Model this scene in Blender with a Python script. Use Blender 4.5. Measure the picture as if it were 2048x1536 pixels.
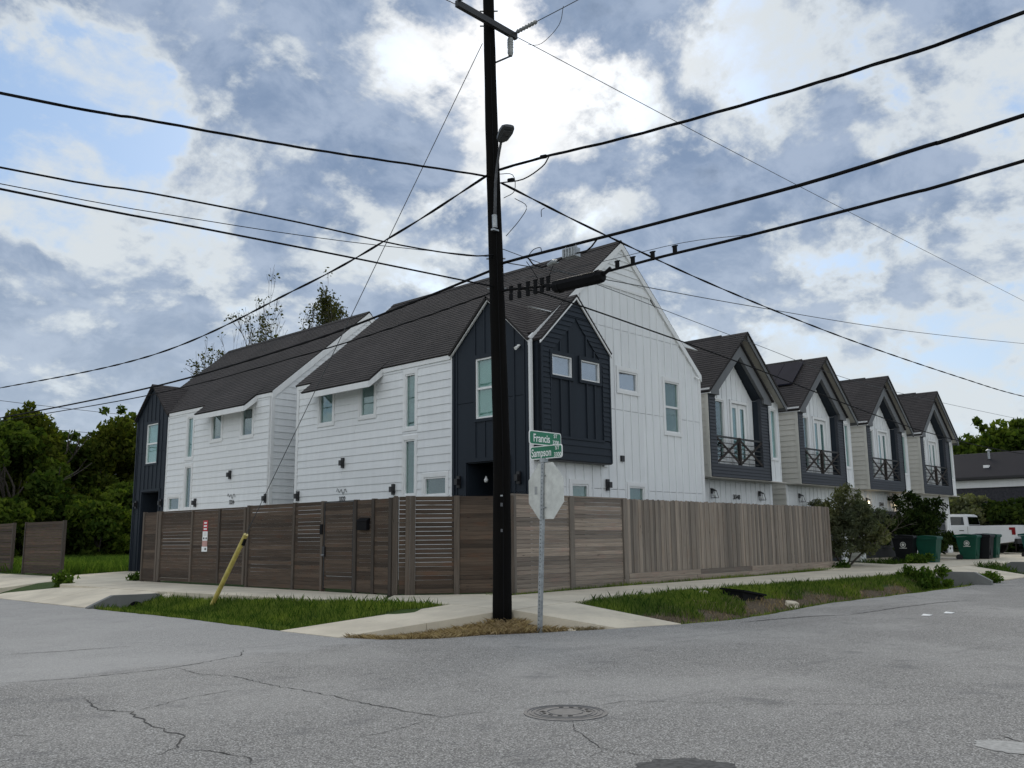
import bpy, bmesh, math, random
import numpy as np
from mathutils import Vector, Matrix, noise as mnoise

for o in list(bpy.data.objects):
    bpy.data.objects.remove(o)
SC = bpy.context.scene
COL = SC.collection
R = math.radians
rnd = random.Random(7)

# ------------------------------------------------------------------ camera
PITCH, ROLL, YAW, CAMH = R(9.609), R(-0.570), R(46.789), 1.5
cp, sp, cy_, sy_ = math.cos(PITCH), math.sin(PITCH), math.cos(YAW), math.sin(YAW)
fwd = Vector((cp*sy_, cp*cy_, sp)); right = Vector((cy_, -sy_, 0)); up = right.cross(fwd)
r2 = right*math.cos(ROLL) + up*math.sin(ROLL); u2 = up*math.cos(ROLL) - right*math.sin(ROLL)
cam = bpy.data.cameras.new('camera'); camo = bpy.data.objects.new('camera', cam); COL.objects.link(camo)
cam.sensor_width = 36.0; cam.lens = 36.0*1815.0/2048.0; cam.clip_end = 3000
m = Matrix((r2, u2, -fwd)).transposed().to_4x4(); m.translation = Vector((0, 0, CAMH)); camo.matrix_world = m
SC.camera = camo

# ------------------------------------------------------------------ sky and sun
SUN_EL, SUN_AZ = R(30.5), YAW + R(1.2)        # the sun stands ahead of the camera, behind the clouds
world = bpy.data.worlds.new('World'); SC.world = world; world.use_nodes = True
wt = world.node_tree; wt.nodes.clear()
def wn(t, **k):
    n = wt.nodes.new(t)
    for a, b in k.items(): setattr(n, a, b)
    return n
def wl(a, b): wt.links.new(a, b)
def wmath(op, a, b=None, c=None, clamp=False):
    n = wn('ShaderNodeMath', operation=op, use_clamp=clamp)
    for i, v in enumerate((a, b, c)):
        if v is None: continue
        if isinstance(v, (int, float)): n.inputs[i].default_value = v
        else: wl(v, n.inputs[i])
    return n.outputs[0]
def wmix(f, a, b):
    n = wn('ShaderNodeMix', data_type='RGBA')
    for i, v in ((0, f), (6, a), (7, b)):
        if isinstance(v, (int, float)): n.inputs[i].default_value = v
        elif isinstance(v, tuple): n.inputs[i].default_value = (*v, 1)
        else: wl(v, n.inputs[i])
    return n.outputs[2]
sky = wn('ShaderNodeTexSky', sky_type='NISHITA', sun_disc=False, sun_elevation=SUN_EL, sun_rotation=SUN_AZ)
sky.air_density = 1.0; sky.dust_density = 1.2; sky.ozone_density = 1.6
tc = wn('ShaderNodeTexCoord'); sep = wn('ShaderNodeSeparateXYZ'); wl(tc.outputs['Generated'], sep.inputs[0])
el = wmath('MAXIMUM', sep.outputs[2], 0.0)
den = wmath('ADD', el, 0.5)
px_ = wmath('DIVIDE', sep.outputs[0], den); py_ = wmath('DIVIDE', sep.outputs[1], den)
cv = wn('ShaderNodeCombineXYZ'); wl(px_, cv.inputs[0]); wl(py_, cv.inputs[1])
def wnoise(scale, det, rough, dist, off):
    mp = wn('ShaderNodeMapping'); wl(cv.outputs[0], mp.inputs[0]); mp.inputs['Location'].default_value = off
    n = wn('ShaderNodeTexNoise', noise_dimensions='3D'); wl(mp.outputs[0], n.inputs['Vector'])
    n.inputs['Scale'].default_value = scale; n.inputs['Detail'].default_value = det
    n.inputs['Roughness'].default_value = rough; n.inputs['Distortion'].default_value = dist
    return n.outputs[0]
nA = wnoise(3.9, 11, 0.60, 0.15, (7.4, 12.1, 0.4))
nB = wnoise(10.0, 8, 0.62, 0.25, (9.3, 4.1, 2.0))
nC = wnoise(1.6, 3, 0.5, 0.2, (1.3, 7.7, 5.0))
nD = wnoise(6.5, 9, 0.6, 0.2, (2.2, 1.4, 7.0))
dens = wmath('ADD', wmath('ADD', wmath('MULTIPLY', nA, 0.66), wmath('MULTIPLY', nB, 0.16)), wmath('MULTIPLY', nC, 0.18))
sund = Vector((math.cos(SUN_EL)*math.sin(SUN_AZ), math.cos(SUN_EL)*math.cos(SUN_AZ), math.sin(SUN_EL)))
vd = wn('ShaderNodeVectorMath', operation='DOT_PRODUCT'); wl(tc.outputs['Generated'], vd.inputs[0]); vd.inputs[1].default_value = sund
glow = wmath('POWER', wmath('MAXIMUM', vd.outputs['Value'], 0.0), 110.0)
glow2 = wmath('POWER', wmath('MAXIMUM', vd.outputs['Value'], 0.0), 170.0)
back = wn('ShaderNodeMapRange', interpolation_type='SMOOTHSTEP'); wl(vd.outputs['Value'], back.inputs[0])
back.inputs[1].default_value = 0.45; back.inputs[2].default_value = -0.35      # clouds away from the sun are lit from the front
def wrange(v, lo, hi):
    n = wn('ShaderNodeMapRange', interpolation_type='SMOOTHSTEP'); wl(v, n.inputs[0]); n.inputs[1].default_value = lo; n.inputs[2].default_value = hi; return n.outputs[0]
# thin broken upper cloud over blue, then thicker grey lower cloud with bright thin rims
blue = wn('ShaderNodeMix', data_type='RGBA', blend_type='MULTIPLY'); blue.inputs[0].default_value = 1.0
wl(sky.outputs[0], blue.inputs[6]); blue.inputs[7].default_value = (0.85, 0.95, 1.05, 1)
clear = wmix(0.6, blue.outputs[2], (2.4, 3.7, 5.6))
white = wmix(glow, (5.3, 5.7, 6.0), (8.6, 8.5, 8.4))
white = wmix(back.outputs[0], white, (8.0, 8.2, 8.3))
upper = wmix(wrange(wmath('ADD', wmath('MULTIPLY', nD, 0.7), wmath('MULTIPLY', nB, 0.3)), 0.40, 0.56), clear, white)
grey = wmix(wrange(nB, 0.38, 0.66), (1.75, 2.4, 3.55), (3.0, 3.65, 4.75))
grey = wmix(wrange(dens, 0.56, 0.64), grey, (1.6, 2.15, 3.1))
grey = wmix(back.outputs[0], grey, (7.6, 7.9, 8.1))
dsun = wmath('SUBTRACT', dens, wmath('MULTIPLY', glow2, 0.06))
rim = wmix(wrange(dsun, 0.44, 0.49), upper, white)
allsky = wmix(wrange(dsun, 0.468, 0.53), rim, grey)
haze = wn('ShaderNodeMapRange'); wl(el, haze.inputs[0]); haze.inputs[1].default_value = 0.0; haze.inputs[2].default_value = 0.36
haze.inputs[3].default_value = 0.5; haze.inputs[4].default_value = 0.0
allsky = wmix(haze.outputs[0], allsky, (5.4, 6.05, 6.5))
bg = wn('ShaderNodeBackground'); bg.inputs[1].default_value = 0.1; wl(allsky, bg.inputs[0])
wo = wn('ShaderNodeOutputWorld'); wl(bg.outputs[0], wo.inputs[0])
sun = bpy.data.lights.new('sun', 'SUN'); sun.energy = 1.5; sun.angle = R(35); sun.color = (1.0, 0.92, 0.80)
suno = bpy.data.objects.new('sun', sun); COL.objects.link(suno)
suno.rotation_euler = (-sund).to_track_quat('-Z', 'Y').to_euler()
SC.view_settings.view_transform = 'Standard'; SC.view_settings.look = 'None'
SC.view_settings.exposure = 0.38; SC.view_settings.gamma = 1.0
SC.render.engine = 'CYCLES'; SC.cycles.max_bounces = 6; SC.cycles.diffuse_bounces = 3
SC.cycles.transparent_max_bounces = 12; SC.cycles.use_denoising = True

# ------------------------------------------------------------------ materials
class NT:
    def __init__(s, name):
        s.m = bpy.data.materials.new(name); s.m.use_nodes = True; s.t = s.m.node_tree
        s.b = s.t.nodes['Principled BSDF']; s.o = s.t.nodes['Material Output']
    def n(s, t, **k):
        n = s.t.nodes.new(t)
        for a, b in k.items(): setattr(n, a, b)
        return n
    def put(s, v, inp):
        if isinstance(v, (int, float)): inp.default_value = v
        elif isinstance(v, tuple): inp.default_value = (*v, 1) if len(v) == 3 and inp.type == 'RGBA' else v
        else: s.t.links.new(v, inp)
    def pos(s, scale=(1, 1, 1), rot=0.0, rand=0.0):
        g = s.n('ShaderNodeNewGeometry'); src = g.outputs['Position']
        if rand:
            oi = s.n('ShaderNodeObjectInfo'); c = s.n('ShaderNodeVectorMath', operation='SCALE')
            c.inputs[0].default_value = (37.0*rand, 53.0*rand, 91.0*rand); s.t.links.new(oi.outputs['Random'], c.inputs['Scale'])
            a = s.n('ShaderNodeVectorMath', operation='ADD'); s.t.links.new(src, a.inputs[0]); s.t.links.new(c.outputs[0], a.inputs[1]); src = a.outputs[0]
        mp = s.n('ShaderNodeMapping'); mp.vector_type = 'TEXTURE' if False else 'POINT'
        if rot:
            m0 = s.n('ShaderNodeMapping'); s.t.links.new(src, m0.inputs[0]); m0.inputs['Rotation'].default_value = (0, 0, rot); src = m0.outputs[0]
        s.t.links.new(src, mp.inputs[0]); mp.inputs['Scale'].default_value = scale
        return mp.outputs[0]
    def noise(s, v, scale, det=4, rough=0.55, dist=0.0):
        n = s.n('ShaderNodeTexNoise'); s.t.links.new(v, n.inputs['Vector']); n.inputs['Scale'].default_value = scale
        n.inputs['Detail'].default_value = det; n.inputs['Roughness'].default_value = rough; n.inputs['Distortion'].default_value = dist
        return n.outputs[0]
    def voro(s, v, scale, out='Color', feat='F1'):
        n = s.n('ShaderNodeTexVoronoi', feature=feat); s.t.links.new(v, n.inputs['Vector']); n.inputs['Scale'].default_value = scale
        return n.outputs[out]
    def ramp(s, v, a, b, lo=0.0, hi=1.0):
        n = s.n('ShaderNodeMapRange', interpolation_type='SMOOTHSTEP'); s.put(v, n.inputs[0])
        for i, x in enumerate((a, b, lo, hi)): n.inputs[i+1].default_value = x
        return n.outputs[0]
    def mix(s, f, a, b, mode='MIX'):
        n = s.n('ShaderNodeMix', data_type='RGBA', blend_type=mode); s.put(f, n.inputs[0]); s.put(a, n.inputs[6]); s.put(b, n.inputs[7])
        return n.outputs[2]
    def math(s, op, a, b=0.0):
        n = s.n('ShaderNodeMath', operation=op); s.put(a, n.inputs[0]); s.put(b, n.inputs[1]); return n.outputs[0]
    def rand(s):
        return s.n('ShaderNodeObjectInfo').outputs['Random']
    def bump(s, h, strength=0.3, dist=0.01):
        n = s.n('ShaderNodeBump'); n.inputs['Strength'].default_value = strength; n.inputs['Distance'].default_value = dist
        s.put(h, n.inputs['Height']); s.t.links.new(n.outputs[0], s.b.inputs['Normal'])
    def fin(s, col, rough=0.6, metal=0.0, spec=0.5):
        s.put(col, s.b.inputs['Base Color']); s.put(rough, s.b.inputs['Roughness']); s.b.inputs['Metallic'].default_value = metal
        s.b.inputs['Specular IOR Level'].default_value = spec
        return s.m
MAT = {}
def plain(name, col, rough=0.6, var=0.12, metal=0.0, scale=3.0, spec=0.5, rv=0.0):
    t = NT(name); v = t.pos()
    n = t.noise(v, scale, 5, 0.6)
    lo = tuple(c*(1-var) for c in col); hi = tuple(min(1, c*(1+var)) for c in col)
    c = t.mix(t.ramp(n, 0.3, 0.7), lo, hi)
    if rv:
        c = t.mix(1.0, c, t.mix(t.rand(), (1-rv,)*3, (1+rv,)*3), 'MULTIPLY')
    MAT[name] = t.fin(c, rough, metal, spec); return MAT[name]

def painted(name, col, rv=0.03, rough=0.55, spec=0.35):
    t = NT(name); v = t.pos((1, 1, 0.18))
    streak = t.noise(v, 5.0, 5, 0.65)
    dirt = t.noise(t.pos(), 0.9, 4, 0.6)
    c = t.mix(t.ramp(streak, 0.35, 0.75), tuple(x*0.93 for x in col), col)
    c = t.mix(t.math('MULTIPLY', t.ramp(dirt, 0.5, 0.8), 0.12), c, tuple(x*0.72 for x in col))
    c = t.mix(1.0, c, t.mix(t.rand(), (1-rv,)*3, (1+rv,)*3), 'MULTIPLY')
    grain = t.noise(t.pos((1, 1, 6)), 14.0, 4, 0.6)
    t.bump(grain, 0.12, 0.004)
    MAT[name] = t.fin(c, rough, 0, spec); return MAT[name]
painted('white_paint', (0.79, 0.81, 0.82))
painted('white_trim', (0.80, 0.81, 0.81))
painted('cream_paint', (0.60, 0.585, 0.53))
painted('navy_paint', (0.016, 0.023, 0.033), 0.06, .6, .25)
painted('charcoal_paint', (0.052, 0.057, 0.067), 0.06, .6, .25)
painted('grey_trim', (0.125, 0.13, 0.135), 0.04)
plain('soffit_paint', (0.50, 0.48, 0.43), 0.7, 0.06)
plain('black_metal', (0.012, 0.012, 0.014), 0.45, 0.15)
plain('rail_black', (0.02, 0.019, 0.018), 0.5, 0.2)
plain('rail_wood', (0.036, 0.030, 0.027), 0.75, 0.3, scale=9, spec=.2)
plain('galvanised', (0.33, 0.35, 0.36), 0.42, 0.2, 0.75, 14)
plain('sign_back', (0.62, 0.63, 0.59), 0.5, 0.12, 0.15, 7)
plain('sign_green', (0.008, 0.165, 0.085), 0.4, 0.1)
plain('sign_white', (0.82, 0.83, 0.82), 0.4, 0.04)
plain('sign_red', (0.42, 0.02, 0.03), 0.5, 0.12)
plain('sign_pink', (0.45, 0.25, 0.22), 0.5, 0.12)
plain('yellow_plastic', (0.50, 0.41, 0.11), 0.5, 0.2, scale=6)
plain('porcelain', (0.30, 0.31, 0.31), 0.3, 0.12)
plain('cable_black', (0.006, 0.006, 0.007), 0.7, 0.1, spec=.15)
plain('wire_grey', (0.05, 0.055, 0.06), 0.5, 0.1)
plain('cart_green', (0.003, 0.058, 0.036), 0.5, 0.12, rv=0.12, spec=.3)
plain('cart_black', (0.007, 0.008, 0.010), 0.5, 0.15, spec=.25)
plain('cart_teal', (0.003, 0.060, 0.052), 0.5, 0.12, spec=.3)
plain('rubber', (0.012, 0.012, 0.013), 0.8, 0.2)
plain('truck_white', (0.74, 0.76, 0.78), 0.22, 0.03, spec=0.6)
plain('truck_dark', (0.012, 0.016, 0.03), 0.25, 0.1)
plain('chrome', (0.5, 0.5, 0.52), 0.2, 0.05, 0.9)
plain('tail_red', (0.20, 0.006, 0.010), 0.35, 0.1, spec=.3)
plain('blind_or_backing', (0.42, 0.52, 0.50), 0.85, 0.04)
plain('blind_dark', (0.10, 0.145, 0.135), 0.85, 0.1)
plain('blind_grey', (0.24, 0.275, 0.29), 0.85, 0.06)
plain('roof_black', (0.016, 0.016, 0.022), 0.9, 0.2, scale=20, spec=.2)
plain('blind_cool', (0.40, 0.45, 0.50), 0.85, 0.04)
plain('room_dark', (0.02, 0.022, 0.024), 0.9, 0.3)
plain('door_dark', (0.018, 0.022, 0.03), 0.5, 0.2)
plain('bark', (0.07, 0.06, 0.05), 0.9, 0.35, scale=12)
plain('iron', (0.085, 0.088, 0.095), 0.6, 0.25, 0.3, 18)
plain('brick_dark', (0.04, 0.04, 0.048), 0.85, 0.3, scale=8)
plain('plastic_black', (0.006, 0.006, 0.007), 0.7, 0.15, spec=.12)
plain('solar', (0.016, 0.016, 0.026), 0.6, 0.1, spec=.05)
plain('number_black', (0.02, 0.02, 0.02), 0.5, 0.1)
plain('chalk', (0.6, 0.58, 0.54), 0.8, 0.2, scale=12)
plain('patch', (0.085, 0.085, 0.085), 0.9, 0.35, scale=22, spec=.2)
plain('patch_light', (0.37, 0.365, 0.35), 0.9, 0.2, scale=25, spec=.2)
plain('crack_fill', (0.045, 0.044, 0.042), 0.95, 0.3)

def emit(name, col, s):
    t = NT(name); e = t.n('ShaderNodeEmission'); e.inputs[0].default_value = (*col, 1); e.inputs[1].default_value = s
    t.t.links.new(e.outputs[0], t.o.inputs[0]); MAT[name] = t.m
emit('lamp_lit', (1.0, 0.78, 0.45), 4.0)

def glass(name, tint, refl):
    t = NT(name)
    lw = t.n('ShaderNodeLayerWeight'); lw.inputs[0].default_value = 0.5
    f = t.math('ADD', refl, t.math('MULTIPLY', t.math('POWER', lw.outputs['Facing'], 4.0), 0.9-refl))
    tr = t.n('ShaderNodeBsdfTransparent'); tr.inputs[0].default_value = (*tint, 1)
    gl = t.n('ShaderNodeBsdfGlossy'); gl.inputs['Roughness'].default_value = 0.02; gl.inputs[0].default_value = (0.92, 0.97, 1.0, 1)
    wv = t.noise(t.pos(), 1.7, 2, 0.5); bn = t.n('ShaderNodeBump'); bn.inputs['Strength'].default_value = 0.05; bn.inputs['Distance'].default_value = 0.05
    t.t.links.new(wv, bn.inputs['Height']); t.t.links.new(bn.outputs[0], gl.inputs['Normal'])
    mx = t.n('ShaderNodeMixShader'); t.put(f, mx.inputs[0]); t.t.links.new(tr.outputs[0], mx.inputs[1]); t.t.links.new(gl.outputs[0], mx.inputs[2])
    t.t.links.new(mx.outputs[0], t.o.inputs[0]); MAT[name] = t.m
glass('glass', (0.76, 0.87, 0.84), 0.10)
glass('glass_clear', (0.70, 0.74, 0.77), 0.30)
glass('glass_dark', (0.10, 0.12, 0.12), 0.10)

def wood(name, lo, hi, grain, rot=0.0, tint=(0.24, 0.15, 0.10)):
    t = NT(name)
    sc = {'x': (1.2, 30, 30), 'y': (30, 1.2, 30), 'z': (30, 30, 1.2)}[grain]
    v = t.pos(sc, rot, 1.0); g = t.noise(v, 1.0, 6, 0.65, 0.6)
    v2 = t.pos((1, 1, 1), 0, 1.0); blot = t.noise(v2, 1.6, 4, 0.6)
    mid = tuple((p+q)/2 for p, q in zip(lo, hi))
    c = t.mix(0.4, t.mix(t.ramp(g, 0.3, 0.72), lo, hi), mid)
    c = t.mix(t.math('MULTIPLY', t.ramp(blot, 0.5, 0.75), 0.5), c, tint)
    c = t.mix(1.0, c, t.mix(t.rand(), (0.60, 0.61, 0.62), (1.28, 1.25, 1.21)), 'MULTIPLY')
    kn = t.voro(t.pos({'x': (1.0, 7, 7), 'y': (7, 1.0, 7), 'z': (7, 7, 1.0)}[grain], rot, 1.0), 1.6, 'Distance')
    c = t.mix(t.ramp(kn, 0.10, 0.045), c, tuple(x*0.3 for x in lo))
    t.bump(g, 0.5, 0.006)
    MAT[name] = t.fin(c, 0.85, 0, 0.25)
BL, BH, BT = (0.046, 0.034, 0.026), (0.120, 0.090, 0.068), (0.110, 0.054, 0.032)
wood('fence_brown_y', BL, BH, 'y', 0, BT)
wood('fence_brown_d', BL, BH, 'x', math.atan2(1.73, 1.97), BT)
wood('fence_brown_z', (0.058, 0.048, 0.040), (0.140, 0.118, 0.099), 'z', 0, (0.105, 0.07, 0.05))
GL, GH = (0.16, 0.132, 0.11), (0.37, 0.315, 0.265)
wood('fence_grey_x', GL, GH, 'x', 0, (0.30, 0.20, 0.17))
wood('fence_grey_z', (0.15, 0.128, 0.11), (0.335, 0.293, 0.25), 'z', 0, (0.23, 0.175, 0.135))
wood('pole_wood', (0.0025, 0.0024, 0.0024), (0.006, 0.0056, 0.0054), 'z', 0, (0.007, 0.006, 0.005)); MAT['pole_wood'].node_tree.nodes['Principled BSDF'].inputs['Specular IOR Level'].default_value = .08

t = NT('shingles')     # architectural shingle tabs on real stepped courses
uv = t.n('ShaderNodeUVMap'); uv.uv_map = 'uv'
bk = t.n('ShaderNodeTexBrick'); t.t.links.new(uv.outputs[0], bk.inputs['Vector'])
bk.inputs['Scale'].default_value = 1.0; bk.inputs['Brick Width'].default_value = 0.27; bk.inputs['Row Height'].default_value = 0.145
bk.inputs['Mortar Size'].default_value = 0.004; bk.offset = 0.37
bk.inputs['Color1'].default_value = (0.030, 0.0275, 0.028, 1); bk.inputs['Color2'].default_value = (0.048, 0.043, 0.043, 1); bk.inputs['Mortar'].default_value = (0.02, 0.019, 0.019, 1)
gr = t.noise(t.pos(), 130, 3, 0.7); big = t.noise(t.pos(), 0.5, 3, 0.5)
c = t.mix(t.math('MULTIPLY', t.ramp(gr, 0.35, 0.7), 0.5), bk.outputs[0], (0.10, 0.092, 0.09))
c = t.mix(1.0, c, t.mix(t.ramp(big, 0.3, 0.7), (0.86, 0.86, 0.86), (1.12, 1.1, 1.1)), 'MULTIPLY')
t.bump(gr, 0.4, 0.004); MAT['shingles'] = t.fin(c, 0.92, 0, 0.2)

t = NT('asphalt')
v = t.pos(); chips = t.voro(v, 80, 'Color'); dist = t.voro(v, 80, 'Distance')
sx = t.n('ShaderNodeSeparateColor'); t.t.links.new(chips, sx.inputs[0])
fine = t.noise(v, 260, 2, 0.6)
c = t.mix(t.ramp(sx.outputs[0], 0.1, 0.95), (0.20, 0.193, 0.182), (0.45, 0.435, 0.41))
c = t.mix(t.ramp(sx.outputs[1], 0.90, 0.96), c, (0.60, 0.59, 0.57))
c = t.mix(t.ramp(dist, 0.45, 0.75), c, (0.12, 0.116, 0.11))
c = t.mix(t.math('MULTIPLY', fine, 0.35), c, (0.14, 0.14, 0.142))
wornA = t.noise(t.pos(), 0.28, 5, 0.6, 0.4); wornB = t.noise(t.pos(), 1.5, 5, 0.65, 0.3)
c = t.mix(t.math('MULTIPLY', t.ramp(wornA, 0.42, 0.66), 0.55), c, t.mix(0.72, c, (0.41, 0.398, 0.378)))
c = t.mix(t.math('MULTIPLY', t.ramp(wornB, 0.54, 0.74), 0.50), c, (0.105, 0.105, 0.11))
trk = t.noise(t.pos((0.25, 2.2, 1), R(8)), 1.0, 5, 0.65, 0.5)
c = t.mix(t.math('MULTIPLY', t.ramp(trk, 0.55, 0.72), 0.38), c, (0.115, 0.115, 0.118))
sp_ = t.n('ShaderNodeSeparateXYZ'); t.t.links.new(t.pos(), sp_.inputs[0])      # the left street has an older, smoother surface
ln_ = t.math('ADD', t.math('SUBTRACT', sp_.outputs[1], 10.95), t.math('MULTIPLY', t.math('SUBTRACT', t.noise(t.pos(), 1.3, 6, 0.7), 0.5), 1.6))
c = t.mix(t.math('MULTIPLY', t.ramp(ln_, -0.25, 0.35), t.ramp(sp_.outputs[0], 9.4, 8.6)), c, t.mix(0.36, c, (0.43, 0.425, 0.415)))
t.bump(dist, 0.55, 0.006); MAT['asphalt'] = t.fin(c, 0.9, 0, 0.3)

def concrete(name, col):
    t = NT(name); v = t.pos()
    n1 = t.noise(v, 1.1, 5, 0.6); n2 = t.noise(v, 40, 4, 0.7); n3 = t.noise(t.pos((2, 2, 0.4)), 2.2, 5, 0.65)
    c = t.mix(t.ramp(n1, 0.3, 0.7), tuple(x*0.84 for x in col), tuple(min(1, x*1.08) for x in col))
    c = t.mix(t.math('MULTIPLY', t.ramp(n2, 0.45, 0.75), 0.25), c, tuple(x*0.6 for x in col))
    c = t.mix(t.math('MULTIPLY', t.ramp(n3, 0.55, 0.8), 0.45), c, tuple(x*0.55 for x in col))
    t.bump(n2, 0.3, 0.004); MAT[name] = t.fin(c, 0.85, 0, 0.3)
concrete('concrete', (0.62, 0.555, 0.44))
concrete('concrete_old', (0.18, 0.185, 0.18))

t = NT('soil')          # terrain: earth with short turf, bare earth on the cut banks
at = t.n('ShaderNodeAttribute'); at.attribute_name = 'dirt'
v = t.pos(); n1 = t.noise(v, 3.0, 5, 0.65); n2 = t.noise(v, 30, 4, 0.7)
turf = t.mix(t.ramp(n2, 0.3, 0.7), (0.022, 0.045, 0.010), (0.062, 0.098, 0.024))
earth = t.mix(t.ramp(n2, 0.3, 0.7), (0.055, 0.042, 0.030), (0.16, 0.125, 0.085))
f = t.math('ADD', t.math('MULTIPLY', at.outputs['Fac'], 1.5), t.math('SUBTRACT', n1, 0.95))
c = t.mix(t.ramp(f, 0.0, 0.35), turf, earth); t.bump(n2, 0.6, 0.02); MAT['soil'] = t.fin(c, 0.95, 0, 0.15)

def leafmat(name, a, b, trans=0.45, dry=None):
    t = NT(name); g = t.n('ShaderNodeNewGeometry'); c = t.mix(g.outputs['Random Per Island'], a, b)
    if dry:
        c = t.mix(t.ramp(t.noise(t.pos(), 0.9, 3, 0.6), 0.45, 0.7), c, dry)
    else:
        c = t.mix(1.0, c, t.mix(t.ramp(t.noise(t.pos(), 0.5, 3, 0.6), 0.3, 0.7), (0.7, 0.75, 0.8), (1.35, 1.25, 1.0)), 'MULTIPLY')
    df = t.n('ShaderNodeBsdfDiffuse'); tl = t.n('ShaderNodeBsdfTranslucent'); t.put(c, df.inputs[0])
    t.put(t.mix(1.0, c, (1.5, 1.6, 0.7), 'MULTIPLY'), tl.inputs[0])
    mx = t.n('ShaderNodeMixShader'); mx.inputs[0].default_value = trans
    t.t.links.new(df.outputs[0], mx.inputs[1]); t.t.links.new(tl.outputs[0], mx.inputs[2]); t.t.links.new(mx.outputs[0], t.o.inputs[0]); MAT[name] = t.m
leafmat('leaf_dark', (0.025, 0.052, 0.011), (0.095, 0.130, 0.028), 0.42)
leafmat('leaf_olive', (0.035, 0.055, 0.012), (0.10, 0.115, 0.025), 0.42)
leafmat('leaf_sparse', (0.03, 0.04, 0.015), (0.075, 0.075, 0.03), 0.35)
leafmat('leaf_fine', (0.07, 0.085, 0.05), (0.18, 0.19, 0.12), 0.35)
leafmat('leaf_bush', (0.010, 0.022, 0.008), (0.04, 0.06, 0.02), 0.3)
leafmat('grass', (0.065, 0.12, 0.024), (0.21, 0.26, 0.075), 0.4)
leafmat('grass_tall', (0.04, 0.085, 0.018), (0.115, 0.175, 0.04), 0.4)
leafmat('straw', (0.13, 0.095, 0.062), (0.36, 0.295, 0.21), 0.2)
leafmat('weed', (0.025, 0.06, 0.012), (0.085, 0.135, 0.03), 0.35)

# ------------------------------------------------------------------ object helpers
WL = {}                                        # world position of every object's origin
def reg(o, parent, loc):
    COL.objects.link(o); loc = Vector(loc); WL[o] = loc
    if parent is not None:
        o.parent = parent; o.location = loc - WL[parent]
    else:
        o.location = loc
    return o
def tag(o, label=None, cat=None, group=None, kind=None):
    if label: o['label'] = label
    if cat: o['category'] = cat
    if group: o['group'] = group
    if kind: o['kind'] = kind
    return o
def root(name, label, cat, loc, group=None, kind=None):
    o = bpy.data.objects.new(name, None); o.empty_display_size = 0.2
    return tag(reg(o, None, loc), label, cat, group, kind)
CACHE = {}
def unit(shape, mat):
    k = (shape, mat)
    if k in CACHE: return CACHE[k]
    me = bpy.data.meshes.new(shape)
    h = 0.5
    v = [(-h, -h, -h), (h, -h, -h), (h, h, -h), (-h, h, -h), (-h, -h, h), (h, -h, h), (h, h, h), (-h, h, h)]
    if shape == 'wedgeR':                      # lap board on a wall that faces -Y: butt end proud at the bottom
        v[4] = (-h, -h+0.17, h); v[5] = (h, -h+0.17, h)
    if shape == 'wedgeL':
        v[4] = (-h+0.17, -h, h); v[7] = (-h+0.17, h, h)
    if shape == 'dogear':
        v = [(-h, -h, -h), (h, -h, -h), (h, h, -h), (-h, h, -h), (-h, -h, h-.015), (-.26, -h, h), (.26, -h, h), (h, -h, h-.015),
             (-h, h, h-.015), (-.26, h, h), (.26, h, h), (h, h, h-.015)]
        f = [(3, 2, 1, 0), (0, 1, 7, 6, 5, 4), (2, 3, 8, 9, 10, 11), (1, 2, 11, 7), (3, 0, 4, 8), (4, 5, 9, 8), (5, 6, 10, 9), (6, 7, 11, 10)]
    else:
        f = [(3, 2, 1, 0), (4, 5, 6, 7), (0, 1, 5, 4), (1, 2, 6, 5), (2, 3, 7, 6), (3, 0, 4, 7)]
    me.from_pydata(v, [], f); me.materials.append(MAT[mat]); CACHE[k] = me
    return me
def box(name, mat, parent, x0, x1, y0, y1, z0, z1, shape='cube'):
    o = bpy.data.objects.new(name, unit(shape, mat)); o.scale = (abs(x1-x0), abs(y1-y0), abs(z1-z0))
    return reg(o, parent, ((x0+x1)/2, (y0+y1)/2, (z0+z1)/2))
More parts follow.
